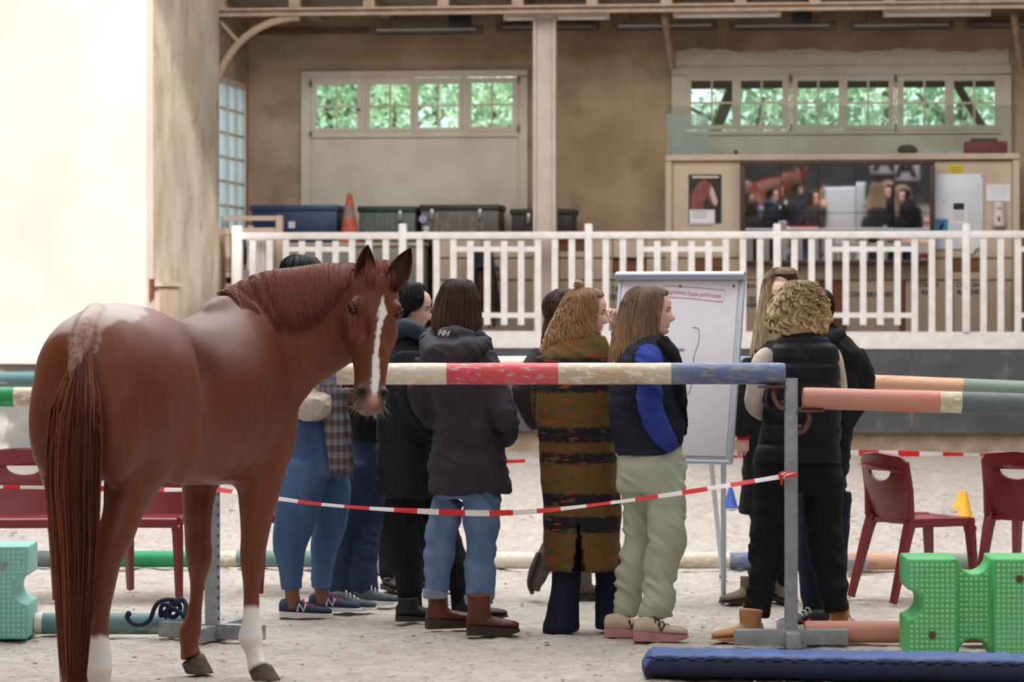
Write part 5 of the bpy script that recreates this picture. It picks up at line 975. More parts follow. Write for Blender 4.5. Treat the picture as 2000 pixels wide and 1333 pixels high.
# --- jeans and black jacket, head behind the horse's face
p = Person('person in dark flared jeans and black jacket behind the horse head', 16.05, 710)
p.wear('jacket', black_c, [[(628, 702, 746, .08), (655, 670, 764, .15), (700, 656, 776, .18), (760, 662, 772, .18), (830, 682, 770, .17), (862, 684, 768, .16)]], [[(672, 690, 24, -.05), (664, 750, 22, -.12), (690, 800, 20, -.16), (720, 795, 16, -.2)]])
p.wear('jeans', denim_d, [[(845, 688, 766, .15), (890, 686, 768, .16), (920, 682, 768, .15)]], [[(706, 900, 34, -.08), (694, 970, 31, -.06), (682, 1040, 28, -.04), (672, 1110, 27, -.02), (667, 1168, 27, -.02)], [(738, 900, 32, .05), (728, 980, 30, .0), (716, 1050, 27, -.04), (709, 1110, 27, -.06), (711, 1165, 28, -.06)]], fold=.006)
p.shoe(640, 1192, 84, 'shoe', grey_m, white_s, .26); p.laces(white_s); p.shoe(690, 1181, 86, 'shoe', grey_m, white_s, .25); p.laces(white_s)
p.head(722, 600, 80, 5, neck=(722, 650)); p.hair([(556, 712, 736, .04), (565, 698, 748, .08), (600, 690, 750, .095), (660, 690, 740, .09)], 80, 55, 575, 700, 220, (70, 54, 44), (96, 74, 58)); p.hand(722, 796, -.2, (1, .2, 0), (0, 1, 0)); p.done()
# --- lace-up shoes, hidden behind the glasses wearer
p = Person('person in black trousers and lace-up shoes hidden behind the bespectacled person', 16.6, 795)
p.wear('coat', olive_c, [[(662, 782, 826, .08), (690, 758, 850, .15), (740, 750, 858, .17), (850, 752, 856, .17), (950, 752, 856, .17)]], [[(762, 715, 20), (756, 790, 19, -.05), (780, 840, 16, -.15)], [(846, 715, 20), (852, 790, 19, -.05), (826, 840, 16, -.15)]])
p.wear('trousers', black_c, [[(930, 748, 850, .14), (965, 746, 850, .14)]], [[(760, 970, 22), (754, 1050, 17), (756, 1132, 14, -.1)], [(830, 970, 22), (828, 1050, 18), (832, 1140, 14, -.1)]], fold=.004)
p.shoe(752, 1150, 25, 'boot', black_l, dark_s, .25, ht=.13, sw=.04); p.laces(black_l, 3); p.shoe(826, 1150, 60, 'shoe', black_l, dark_s, .26); p.laces(black_l, 3)
p.head(802, 634, 20, 0, neck=(802, 680)); p.hair([(592, 792, 814, .04), (602, 778, 828, .08), (634, 774, 832, .09), (665, 776, 830, .085)], 20, 55, 606, 700, 220, (60, 46, 40), (80, 62, 52)); p.hand(786, 842, -.15, (1, 0, 0), (0, 1, 0)); p.done()
# --- glasses, long black puffer coat
p = Person('person with glasses and dark hair in a long black puffer coat', 15.25, 810, skin=(226, 186, 168))
p.wear('coat', navy_c, [[(648, 776, 834, .1), (668, 760, 850, .16), (700, 746, 860, .19), (760, 738, 866, .2), (830, 735, 864, .2), (900, 735, 864, .2), (970, 735, 868, .2)]], [[(792, 694, 30, -.17), (798, 750, 28, -.22), (806, 800, 26, -.22), (846, 846, 19, -.18)]], fold=.006, quilt=(.17, .006, .06))
p.wear('hood', slate_c, (), [[(764, 668, 15, .0), (772, 648, 17, -.1), (798, 640, 17, -.15), (822, 655, 16, -.13), (840, 675, 11, -.05)], [(764, 668, 15, .0), (775, 645, 17, .1), (800, 640, 15, .12), (836, 668, 12, .06)]], voxel=.008, fold=.006, ff=(16, 16, 16), body=False)
p.wear('trousers', black_c, [[(940, 758, 860, .15), (975, 756, 866, .15)]], [[(792, 975, 38, -.05), (784, 1035, 35, -.05), (796, 1100, 29, -.05), (802, 1198, 24, -.05)], [(840, 975, 36, .08), (868, 1040, 30, .06), (892, 1110, 22, .0), (902, 1198, 19, -.02)]], fold=.005)
p.shoe(773, 1214, 100, 'boot', black_l, dark_s, .27, ht=.12, sw=.048); p.shoe(888, 1211, 100, 'boot', black_l, dark_s, .275, ht=.12, sw=.042)
p.head(805, 602, 97, 10, neck=(796, 655), brow=(40, 30, 28))
p.hair([(551, 796, 818, .04), (556, 782, 830, .065), (568, 774, 836, .08), (590, 772, 836, .085), (612, 772, 806, .084), (628, 776, 796, .07)], 97, 52, 566, 700, 700, (26, 24, 26), (40, 36, 36), .002, (.006, 5), nseg=12)
gl = MB(); R = p.hR; c = p.hc
for s_ in (-1, 1):
    a = np.linspace(0, 2 * math.pi, 20); gl.tube([c + R @ np.array([s_ * .033 + .022 * math.cos(t), .092, .0 + .02 * math.sin(t)]) for t in a], .0013, 5); gl.tube([c + R @ np.array([s_ * .055, .09, .004]), c + R @ np.array([s_ * .077, .04, .008]), c + R @ np.array([s_ * .079, -.02, .006])], .0013, 5)
gl.tube([c + R @ np.array([-.011, .093, .002]), c + R @ np.array([.011, .093, .002])], .0013, 5); part('glasses', gl, m_['galvanised'], p.root, 'thin wire glasses', smooth=True); p.done()
# --- parka
p = Person('person seen from behind in a dark hooded parka, light jeans and brown boots', 14.75, 905)
p.wear('parka', parka_m, [[(648, 866, 926, .09), (664, 842, 952, .13), (684, 824, 968, .16), (720, 820, 968, .175), (770, 836, 966, .17), (810, 843, 968, .165), (870, 842, 982, .18), (920, 838, 991, .19), (962, 835, 998, .19)]], [[(942, 694, 32, -.03), (962, 752, 31, -.06), (981, 806, 27, -.1), (994, 838, 20, -.09), (984, 858, 16, -.02)], [(836, 700, 26), (824, 756, 25), (826, 796, 22, .04), (850, 826, 18, .12)]], fold=.009, voxel=.01, quilt=(.53, .006, .45))
p.wear('hood', parka_m, (), [[(834, 672, 18, -.1), (852, 690, 30, -.17), (885, 694, 33, -.19), (918, 684, 26, -.18), (950, 672, 13, -.1)], [(834, 672, 18, -.1), (848, 655, 18, .0), (880, 648, 16, .08), (920, 652, 15, .08), (950, 670, 13, -.05)], [(858, 660, 18, -.14), (890, 660, 22, -.15), (925, 664, 16, -.14)]], voxel=.008, fold=.006, ff=(14, 14, 18), body=False)
mb = MB(); q = p.pt(866, 651, -.225); text_mesh(mb, 'HH', .036, frame(q + np.array([0, -.03, 0]), (1, 0, -.12), (.12, 0, 1)), .003, .3, 'CENTER', .002); part('hood_logo', mb, m_['sticker'], p.root, 'small pale letter logo')
p.wear('scarf', slate_c, (), [[(930, 650, 12, -.06), (948, 672, 13, -.04), (962, 700, 11, -.02)]], voxel=.008, body=False)
p.wear('jeans', denim_l, [[(930, 850, 975, .15), (970, 850, 976, .15)]], [[(877, 975, 31, .05), (864, 1040, 29, .05), (854, 1110, 25, .03), (850, 1160, 23, .02)], [(941, 975, 37, -.04), (941, 1040, 35, -.05), (938, 1100, 30, -.06), (934, 1168, 28, -.06)]], fold=.010, ff=(7, 7, 11))
for a in ([(850, 1150, 24.5, .02), (850, 1169, 24.5, .02)], [(934, 1162, 29, -.06), (935, 1182, 27, -.06)]): p.wear('cuff', cuff_m, (), [a], voxel=.007, it=2, fold=.002, body=False, label='turned-up pale denim cuff')
p.shoe(833, 1229, 112, 'boot', brown_l, dark_s, .26, ht=.2, sw=.046, sole_h=.045); p.shoe(911, 1241, 93, 'boot', brown_l, dark_s, .258, ht=.2, sw=.052, sole_h=.045)
p.head(900, 600, 118, 6, neck=(895, 655)); p.hair([(544, 884, 908, .03), (548, 872, 920, .06), (560, 862, 929, .085), (585, 852, 936, .1), (620, 845, 939, .105), (650, 842, 939, .1), (663, 846, 936, .095)], 125, 34, 585, 700, 1000, (52, 44, 44), (98, 72, 56), .0018, (.003, 2), seed=3, tmin=.9); p.done()
# --- brown jacket behind the striped coat
p = Person('person in a dark brown jacket half hidden behind the striped coat, one heel lifted', 16.2, 1110)
p.wear('jacket', brown_j, [[(652, 1080, 1136, .09), (674, 1058, 1160, .15), (700, 1050, 1170, .17), (780, 1052, 1172, .17), (860, 1056, 1174, .17), (940, 1060, 1176, .17)]], [[(1062, 692, 22, -.05), (1028, 740, 21, -.1), (1020, 775, 19, -.1), (1048, 832, 15, .0)], [(1160, 694, 22, .05), (1188, 745, 20, .0), (1204, 690, 16, -.06), (1207, 645, 13, -.08)]], fold=.006)
p.wear('trousers', black_c, [[(930, 1066, 1172, .14), (970, 1068, 1168, .14)]], [[(1136, 975, 30, .1), (1130, 1050, 24, .1), (1128, 1150, 18, .1)], [(1092, 975, 30, -.02), (1092, 1030, 25, -.02), (1078, 1072, 18, .05)]], fold=.004)
p.wear('boot', grey_s, (), [[(1078, 1066, 18, .04), (1066, 1088, 19, .02), (1056, 1112, 19, .0), (1047, 1136, 16, -.02), (1043, 1154, 11, -.03)]], voxel=.006, fold=.003, body=False); mb = MB(); p.limb(mb, [(1052, 1082, 5, .0), (1040, 1112, 6, -.02), (1034, 1140, 5, -.02), (1040, 1160, 4, -.03)], flat=4); part('sole', mb, dark_s, p.root, smooth=True)
p.shoe(1120, 1172, 120, 'boot', grey_s, dark_s, .26, ht=.15)
p.head(1098, 613, 118, 2, neck=(1105, 660)); p.hair([(564, 1088, 1114, .04), (572, 1076, 1124, .075), (600, 1068, 1128, .09), (640, 1062, 1124, .09), (684, 1056, 1118, .08)], 118, 45, 582, 660, 360, (62, 50, 46), (96, 68, 52), .0028, (.004, 3), seed=4); p.hand(1207, 640, -.08, (-.05, -.1, 1), (-.6, -.8, 0), .75, 1, .95); p.done()
# --- striped coat
def striped():
    m = cloth('striped_coat', (96, 70, 34), bump=.004, bscale=140); nt = m.node_tree; L = nt.links.new; b = nt.nodes['Principled BSDF']
    tc = nt.nodes.new('ShaderNodeTexCoord'); sx = nt.nodes.new('ShaderNodeSeparateXYZ'); L(tc.outputs['Object'], sx.inputs[0]); nz = nt.nodes.new('ShaderNodeTexNoise'); nz.inputs['Scale'].default_value = 60; L(tc.outputs['Object'], nz.inputs['Vector'])
    ad = nt.nodes.new('ShaderNodeMath'); ad.operation = 'MULTIPLY_ADD'; ad.inputs[1].default_value = .03; L(nz.outputs[0], ad.inputs[0]); L(sx.outputs[2], ad.inputs[2]); mr_ = nt.nodes.new('ShaderNodeMapRange'); mr_.inputs[1].default_value = .2; mr_.inputs[2].default_value = 1.5; L(ad.outputs[0], mr_.inputs[0])
    cr = nt.nodes.new('ShaderNodeValToRGB'); cr.color_ramp.interpolation = 'LINEAR'; L(mr_.outputs[0], cr.inputs[0])
    zz = lambda y: ((H - (y - YH) * 14.62 / F + .015) - .2) / 1.3
    bands = [(1116, 0), (1104, 1), (1042, 0), (1010, 1), (990, 0), (966, 1), (907, 0), (886, 1), (866, 0), (836, 1), (768, 0), (752, 1), (728, 0), (700, 1)]
    cols = ((.017, .017, .025, 1), (*lin((106, 82, 44)), 1)); els = cr.color_ramp.elements; els[0].position = 0; els[0].color = cols[0]; els[1].position = zz(1104); els[1].color = cols[1]
    for y, c in bands[2:]:
        e = els.new(min(.999, zz(y) - .004)); e.color = cols[1 - c]; e = els.new(min(.999, zz(y) + .004)); e.color = cols[c]
    # coloured flecks woven in
    def fleck(sc, lo, col, inp, st):
        n = nt.nodes.new('ShaderNodeTexNoise'); n.inputs['Scale'].default_value = sc; n.inputs['Detail'].default_value = 3; mp = nt.nodes.new('ShaderNodeMapping'); mp.inputs['Scale'].default_value = st; L(tc.outputs['Object'], mp.inputs[0]); L(mp.outputs[0], n.inputs['Vector']); r = nt.nodes.new('ShaderNodeMapRange'); r.inputs[1].default_value = lo; r.inputs[2].default_value = lo + .06; L(n.outputs[0], r.inputs[0]); mx = nt.nodes.new('ShaderNodeMix'); mx.data_type = 'RGBA'; L(r.outputs[0], mx.inputs[0]); L(inp, mx.inputs[6]); mx.inputs[7].default_value = (*lin(col), 1); return mx.outputs[2]
    o = fleck(22, .58, (84, 84, 60), cr.outputs[0], (.5, .5, 1.6)); o = fleck(30, .61, (160, 74, 40), o, (.35, .35, 2)); o = fleck(95, .63, (140, 58, 46), o, (1, 1, 1)); o = fleck(24, .7, (70, 110, 96), o, (.5, .5, 2)); L(o, b.inputs['Base Color']); return m
p = Person('blonde person with a small bun in a long ochre and navy striped coat', 14.8, 1130, skin=(232, 184, 170))
def slit(co, no):
    xc = (1131 - 1000) * 14.6 / F; z0 = H - (1022 - YH) * 14.62 / F; z1 = .28; w_ = np.clip((z0 - co[:, 2]) / (z0 - z1), 0, 1.1) * .032; back = (no[:, 1] < -.2) | (co[:, 1] < 14.66); k = (np.abs(co[:, 0] - xc) < w_) & back & (co[:, 1] < 14.72); co = co.copy(); co[k, 1] = np.maximum(co[k, 1], 14.745); return co
p.wear('coat', striped(), [[(655, 1098, 1182, .1), (670, 1074, 1190, .13), (690, 1058, 1194, .16), (730, 1049, 1198, .175), (800, 1047, 1198, .18), (900, 1054, 1205, .18), (1000, 1062, 1214, .185), (1112, 1062, 1207, .19)]], [[(1068, 700, 22), (1056, 770, 21, .02), (1066, 840, 18, .12)]], fold=.004, voxel=.009, post=slit)
p.wear('jeans', denim_n, [[(1000, 1080, 1200, .12), (1060, 1080, 1200, .12)]], [[(1110, 1060, 27, -.03), (1106, 1130, 28, -.03), (1100, 1190, 31, -.03), (1096, 1228, 36, -.03), (1096, 1236, 36, -.03)], [(1186, 1060, 26, .02), (1188, 1140, 26, .02), (1190, 1228, 28, .02)]], fold=.003)
p.shoe(1098, 1236, 172, 'shoe', black_l, dark_s, .25, px_d=14.84); p.shoe(1190, 1228, 165, 'shoe', black_l, dark_s, .25)
p.head(1147, 611, 98, 6, neck=(1130, 662), brow=(120, 84, 60), lip=(196, 100, 100))
p.hair([(562, 1128, 1152, .03), (567, 1114, 1164, .06), (580, 1102, 1172, .085), (605, 1090, 1172, .098), (635, 1076, 1172, .104), (660, 1066, 1182, .104), (686, 1060, 1190, .09)], 96, 48, 578, 655, 1200, (134, 100, 72), (198, 164, 124), .0019, (.013, 4), seed=5, nseg=20)
mb = MB(); c = p.pt(1130, 557, -.02); rg = np.random.default_rng(4)
for i in range(26):
    a0 = rg.random() * 6.28; rr = .013 + .012 * rg.random(); ax = nrm(rg.normal(size=3) * np.array([.4, 1, .4])); u = nrm(np.cross(ax, [0, .2, 1])); v = np.cross(ax, u); pts = [c + (u * math.cos(a0 + t) + v * math.sin(a0 + t)) * rr + ax * .01 * math.sin(t * 2) for t in np.linspace(0, 5, 14)]; b = .8 + .5 * rg.random(); mb.tube(pts, .0032, 4, col=C_((176, 138, 98)) * b)
for i in range(46):
    e_ = rg.random() * 22; b = .8 + .45 * rg.random(); mb.tube(smooth_pts([p.pt(1168 - e_ * .2, 592 - e_ * .9, -.085 + .002 * e_), p.pt(1158 - e_ * .3, 578 - e_ * .5, -.075 + .003 * e_), p.pt(1145, 568 - e_ * .2, -.055 + .003 * e_), p.pt(1131, 561, -.03)], 10), .0028, 4, col=C_((170, 132, 92)) * b)
mb.ball(c, .017, 10, 8, col=C_((150, 112, 78))); part('hair_bun', mb, hair_m, p.root, smooth=True, vcol=True); p.done()
# --- sage trousers
p = Person('person in profile with long light brown hair, navy vest, blue sleeves and sage trousers', 14.45, 1265, skin=(230, 188, 172))
p.wear('vest', vest_n, [[(655, 1240, 1298, .09), (672, 1220, 1310, .14), (700, 1202, 1328, .165), (760, 1190, 1334, .18), (830, 1190, 1337, .18), (868, 1196, 1334, .18), (888, 1200, 1316, .17)]], fold=.005, quilt=(.125, .004, .05), voxel=.01)
p.wear('sleeve', blue_m, (), [[(1266, 688, 22, -.13), (1266, 712, 28, -.18), (1266, 760, 25, -.21), (1270, 795, 24, -.22), (1281, 830, 23, -.21), (1297, 855, 19, -.17), (1309, 873, 13, -.12)]], fold=.009, ff=(9, 9, 15), voxel=.009); p.wear('sleeve', blue_m, (), [[(1268, 694, 28, .14), (1280, 760, 28, .2), (1296, 820, 25, .2), (1310, 872, 15, .15)]], fold=.004)
p.wear('trousers', green_m, [[(866, 1202, 1328, .15), (905, 1204, 1337, .165), (945, 1208, 1338, .165), (960, 1212, 1338, .155)]], [[(1250, 945, 41, .08), (1252, 995, 36, .09), (1244, 1060, 32, .1), (1232, 1130, 28, .1), (1222, 1202, 25, .1)], [(1298, 945, 40, -.06), (1302, 995, 38, -.07), (1302, 1050, 34, -.08), (1292, 1110, 32, -.08), (1280, 1208, 32, -.08)]], fold=.013, ff=(7, 7, 11), voxel=.009)
for a in ([(1218, 1196, 15, .1), (1218, 1228, 14, .1)], [(1272, 1200, 16, -.08), (1272, 1230, 15, -.08)]): p.wear('sock', sock_g, (), [a], voxel=.007, it=2, fold=.001, body=False)
p.shoe(1180, 1244, 88, 'shoe', beige_s, pink_s, .26, sole_h=.04); p.mark([[(.12, .085), (.133, .05), (.152, .085)]], black_l, 1, .006)
p.shoe(1237, 1252, 88, 'shoe', beige_s, pink_s, .262, sole_h=.042); p.laces(black_l, 4, .115, .08); p.mark([[(.12, .088), (.133, .052), (.152, .086)]], black_l, 1, .006)
s_ = p.wear('scarf', scarf_b, (), [[(1286, 668, 17, -.08), (1306, 690, 19, -.1), (1316, 730, 19, -.1), (1324, 775, 15, -.1), (1329, 800, 11, -.1)], [(1290, 664, 15, .06), (1312, 700, 17, .03), (1326, 760, 15, -.02), (1334, 850, 10, -.02)]], voxel=.008, fold=.006, ff=(16, 16, 16), body=False)
for i in range(9): mb = MB(); x = 1320 + i * 2.4; p.limb(mb, [(x, 792, 1.3, -.1), (x + 1, 806, 1.2, -.1), (x + random.uniform(-2, 3), 816 + random.uniform(-5, 5), .8, -.1)], 5); part('fringe', mb, scarf_b, s_, smooth=True)
p.head(1274, 609, 92, 0, neck=(1262, 662), brow=(130, 96, 74), lip=(204, 116, 112))
p.hair([(558, 1246, 1276, .03), (562, 1236, 1284, .05), (572, 1224, 1293, .075), (590, 1214, 1296, .09), (620, 1206, 1292, .098), (650, 1200, 1292, .1), (680, 1194, 1302, .105), (708, 1190, 1310, .1)], 92, 40, 576, 668, 1100, (112, 92, 78), (170, 138, 106), .0018, (.005, 2), seed=6, nseg=18, tmin=.86); p.done()
# --- long blonde hair facing the camera
p = Person('person facing the camera with long pale blonde hair and dark coat beside the flip chart', 16.1, 1520, skin=(232, 192, 176))
p.wear('coat', olive_c, [[(662, 1494, 1566, .1), (685, 1470, 1588, .15), (720, 1462, 1594, .17), (800, 1460, 1594, .17), (900, 1450, 1594, .17), (1004, 1444, 1590, .18)]], [[(1474, 704, 23, -.05), (1456, 770, 24, -.08), (1449, 825, 20, -.1), (1453, 846, 16, -.08)], [(1584, 704, 23, -.05), (1594, 780, 22, -.08), (1580, 850, 16, -.1)]], fold=.006)
p.wear('cuff', red_c, (), [[(1452, 838, 15.5, -.085), (1454, 858, 14, -.08)]], voxel=.007, it=2, fold=.002, body=False, label='red cuff showing below the dark sleeve')
p.wear('trousers', black_c, [[(985, 1466, 1570, .14), (1010, 1464, 1570, .14)]], [[(1492, 1010, 26), (1487, 1080, 22), (1482, 1165, 18)], [(1542, 1010, 26), (1540, 1080, 22), (1520, 1165, 18, .05)]], fold=.004)
p.shoe(1480, 1176, -55, 'boot', olive_b, dark_s, .26, ht=.14); p.shoe(1512, 1172, 20, 'boot', olive_b, dark_s, .25, ht=.14)
p.head(1520, 582, 8, 4, neck=(1524, 650), brow=(120, 90, 70)); p.hair([(522, 1514, 1546, .04), (529, 1502, 1556, .07), (545, 1492, 1564, .09), (580, 1486, 1570, .1), (640, 1476, 1578, .105), (690, 1468, 1574, .1), (728, 1466, 1560, .09)], 8, 46, 536, 650, 900, (120, 92, 74), (220, 198, 160), .002, (.008, 3), seed=7, nseg=18); p.hand(1454, 850, -.08, (0, .1, -1), (0, 1, 0), .5); p.done()
# --- black jacket at the right, mostly hidden
p = Person('dark-haired person in a black jacket mostly hidden behind the curly blonde', 14.98, 1600)
p.wear('jacket', black_c, [[(640, 1578, 1632, .1), (658, 1560, 1658, .15), (688, 1550, 1684, .18), (740, 1552, 1682, .18), (830, 1556, 1664, .17), (930, 1560, 1656, .17)]], [[(1664, 690, 28), (1682, 735, 26, -.02), (1684, 772, 24, .0), (1655, 818, 18, -.05)], [(1566, 690, 26), (1560, 760, 23), (1580, 820, 18, .1)]], fold=.006)
p.wear('hood', black_c, (), [[(1590, 655, 18, .08), (1622, 645, 18, .0), (1640, 655, 14, -.08), (1610, 668, 20, -.14), (1580, 660, 16, -.1)]], voxel=.009, body=False)
p.wear('jeans', denim_n, [[(915, 1562, 1654, .14), (955, 1560, 1654, .14)]], [[(1590, 960, 34, -.05), (1586, 1030, 30, -.06), (1584, 1090, 27, -.08), (1590, 1150, 27, -.1), (1592, 1204, 24, -.1)], [(1632, 960, 32, .1), (1630, 1080, 26, .1), (1630, 1200, 20, .1)]], fold=.005)
p.shoe(1614, 1227, -84, 'shoe', black_l, white_s, .25); p.laces(white_s, 4); p.mark([[(.09, .05), (.12, .03), (.15, .05)]], m_['tape_red'], -1); p.mark([[(.13, .055), (.16, .03)]], blue_m, -1); p.shoe(1640, 1222, -95, 'shoe', black_l, white_s, .25)
p.head(1590, 610, -140, 4, neck=(1596, 650)); p.hair([(563, 1580, 1604, .04), (572, 1568, 1616, .075), (600, 1562, 1620, .09), (640, 1566, 1618, .085)], -140, 50, 580, 700, 240, (36, 30, 30), (48, 40, 40), seed=8)
mb = MB(); rg = np.random.default_rng(6); c = p.pt(1610, 582, -.06); mb.ball(c, .035, 12, 8, col=C_((34, 28, 28)))
for i in range(24): a = rg.random() * 6.28; ax = nrm(rg.normal(size=3)); u = nrm(np.cross(ax, [0, .2, 1])); v = np.cross(ax, u); mb.tube([c + (u * math.cos(a + t) + v * math.sin(a + t)) * .036 for t in np.linspace(0, 4, 10)], .004, 4, col=C_((40, 34, 34)) * (.8 + .6 * rg.random()))
part('hair_bun', mb, hair_m, p.root, smooth=True, vcol=True); p.hand(1655, 818, -.05, (-1, .3, 0), (0, 1, 0)); p.done()
# --- curly blonde in a quilted vest
p = Person('curly blonde person seen from behind in a black quilted vest and cream sleeves', 14.5, 1560, skin=(228, 184, 166))
p.wear('vest', vest_b, [[(650, 1536, 1596, .1), (662, 1516, 1618, .125), (680, 1506, 1634, .15), (720, 1503, 1641, .165), (780, 1494, 1643, .17), (840, 1484, 1641, .17), (906, 1468, 1641, .185)]], fold=.004, quilt=(.099, .008, .052), voxel=.009)
p.wear('sleeve', rib_m, (), [[(1506, 690, 18), (1490, 708, 22, -.02), (1478, 750, 20, -.04), (1472, 785, 18, -.02), (1486, 808, 15, .06), (1510, 812, 13, .16)]], fold=.003, voxel=.008); p.wear('sleeve', rib_m, (), [[(1622, 692, 18), (1635, 712, 13, .0), (1642, 750, 12, .04), (1638, 790, 12, .12), (1610, 812, 12, .2)]], fold=.003, voxel=.008)
p.wear('trousers', black_c, [[(896, 1470, 1640, .15), (940, 1470, 1645, .16), (965, 1472, 1644, .15)]], [[(1510, 965, 40, -.02), (1508, 1020, 38, -.02), (1497, 1080, 33, -.04), (1484, 1150, 28, -.08), (1477, 1205, 25, -.1)], [(1604, 965, 42), (1609, 1020, 38), (1614, 1080, 36), (1627, 1150, 28, -.02), (1634, 1194, 24, -.03)]], fold=.010, ff=(7, 7, 12), voxel=.01)
p.shoe(1490, 1250, -72, 'boot', tan_l, tan_l, .265, ht=.15, sw=.052); p.shoe(1622, 1238, 35, 'boot', tan_l, tan_l, .26, ht=.17, sw=.05); p.laces(tan_l, 3, .12, .08)
p.head(1562, 606, 178, 0, neck=(1562, 655)); p.hair([(547, 1548, 1576, .04), (553, 1536, 1590, .07), (566, 1528, 1600, .095), (590, 1510, 1612, .115), (625, 1502, 1618, .12), (648, 1512, 1610, .11), (662, 1528, 1596, .095)], 178, 40, 575, 720, 620, (138, 114, 90), (230, 204, 156), .0032, (.004, 2), curl=.015, nseg=34, seed=9, tmin=.6, cap=.88, clump=7); p.hand(1512, 812, .16, (1, .4, 0), (0, 1, 0)); p.hand(1608, 812, .2, (-1, .4, 0), (0, 1, 0)); p.done()
# ------------------------------------------------------------------ the chestnut horse
HO = np.array([-1.257, 12.9, 0]); HA = np.array([.39, .92, 0]); HR = np.array([.92, -.39, 0])
def hw_(f, s, z): return HO + HA * f + HR * s + np.array([0, 0, z])
def horse():
    t = thing('horse', 'chestnut horse with a white blaze and socks, turning its head to the camera', 'horse', (HO[0], HO[1], 0))
    mb = MB(); a = np.arange(32) * 2 * math.pi / 32
    rows = [(-1.275, 1.30, .12, .09), (-1.24, 1.31, .19, .16), (-1.17, 1.31, .26, .225), (-1.05, 1.30, .315, .275), (-.9, 1.285, .35, .30), (-.74, 1.265, .36, .285), (-.52, 1.235, .345, .235), (-.3, 1.215, .356, .29), (-.12, 1.22, .372, .305), (.04, 1.245, .4, .275), (.15, 1.255, .4, .25), (.25, 1.24, .36, .23), (.34, 1.21, .28, .195), (.41, 1.19, .19, .14), (.445, 1.18, .1, .08)]
    R_ = smooth_pts(rows, 40); rings = []
    for f, zc, hz, hw in R_:
        top = np.clip(np.sin(a), 0, 1); nar = 1 - .22 * top ** 2 * np.clip((f + .35) / .4, 0, 1); rings.append(np.array([hw_(f, hw * np.cos(x) * k, zc + hz * np.sin(x)) for x, k in zip(a, nar)]))
    mb.loft(rings)
    Rh = np.stack([HA, HR, [0, 0, 1.]], 1)
    for s in (-1, 1):
        mb.ball(hw_(-.93, s * .135, 1.25), (.29, .165, .33), 24, 16, R=Rh); mb.ball(hw_(-1.1, s * .13, 1.2), (.16, .13, .3), 20, 14, R=Rh @ roty(.15)); mb.ball(hw_(-.73, s * .19, 1.06), (.13, .09, .18), 18, 12, R=Rh)
        mb.ball(hw_(.14, s * .155, 1.2), (.17, .1, .33), 22, 14, R=Rh @ roty(-.35)); mb.ball(hw_(.29, s * .11, 1.11), (.12, .1, .15), 18, 12, R=Rh)
    mb.ball(hw_(.02, 0, 1.57), (.22, .055, .1), 18, 12, R=Rh)
    # neck
    N = [(hw_(-.02, 0, 1.32), .31, .19), (hw_(.2, .035, 1.39), .31, .165), (P(550, 657, 13.08), .285, .14), (P(611, 633, 13.07), .25, .118), (P(672, 608, 13.03), .218, .105), (P(716, 580, 12.97), .16, .09), (P(736, 566, 12.95), .11, .08)]
    C = smooth_pts([n[0] for n in N], 30); HZ = np.interp(np.linspace(0, 6, 30), range(7), [n[1] for n in N]); HWd = np.interp(np.linspace(0, 6, 30), range(7), [n[2] for n in N])
    T = np.gradient(C, axis=0); T /= np.linalg.norm(T, axis=1)[:, None]; UP = []; SD = []
    for k in range(30):
        u = np.array([0, 0, 1.]) - T[k] * T[k][2]; u = nrm(u); sd = np.cross(T[k], u); UP.append(u); SD.append(sd)
    rings = [C[k] + np.outer(np.sin(a) * HZ[k], UP[k]) + np.outer(np.cos(a) * HWd[k] * (1 - .3 * np.clip(np.sin(a), 0, 1) ** 2), SD[k]) for k in range(30)]; mb.loft(rings)
    mb_body = mb; mb = MB()
    # head
    O = P(736, 522, 12.96); M = P(722, 800, 12.84); h = nrm(M - O); n = np.array([.30, -.95, .05]); n = nrm(n - h * (n @ h)); tt = np.cross(n, h); tt = tt if tt[0] > 0 else -tt
    HP = lambda q, x, y: O + h * q + tt * x + n * y
    hr = [(-.035, .05, .015, .06), (.02, .084, .042, .1), (.08, .108, .06, .135), (.15, .122, .068, .165), (.22, .121, .07, .18), (.30, .107, .067, .165), (.38, .088, .06, .12), (.46, .073, .054, .085), (.52, .071, .053, .08), (.565, .077, .052, .08), (.605, .074, .046, .075), (.64, .056, .03, .055)]
    A = smooth_pts(hr, 34); rings = [np.array([HP(q, w_ * math.cos(x) * (1 - .18 * max(0, math.sin(x))), (fr - bk) / 2 + (fr + bk) / 2 * math.sin(x)) for x in a]) for q, w_, fr, bk in A]; mb.loft(rings)
    for s in (-1, 1):
        mb.ball(HP(.178, s * .092, .022), (.026, .03, .03), 12, 8); mb.ball(HP(.25, s * .09, -.06), (.034, .09, .1), 14, 10); mb.ball(HP(.562, s * .05, .03), .029, 12, 8)
    mb.ball(HP(.625, 0, -.035), (.045, .035, .03), 12, 8); mb.ball(HP(.1, 0, .05), (.05, .025, .07), 12, 8)
    # legs
    def leg(L, flat=1.12, up=6):
        A = smooth_pts(np.array(L, float), len(L) * 4); X = [P(q[0], q[1], q[3]) for q in A]; Rr = [q[2] * q[3] / F * (1.0 if q[1] < 900 else 1.09) for q in A]; mb.tube(X, Rr, 20, True, 0, np.array([0, 1., 0]), None, flat)
        k = up * 4; mb_body.tube(X[:k], np.array(Rr[:k]) * 1.04, 20, True, 0, np.array([0, 1., 0]), None, flat)
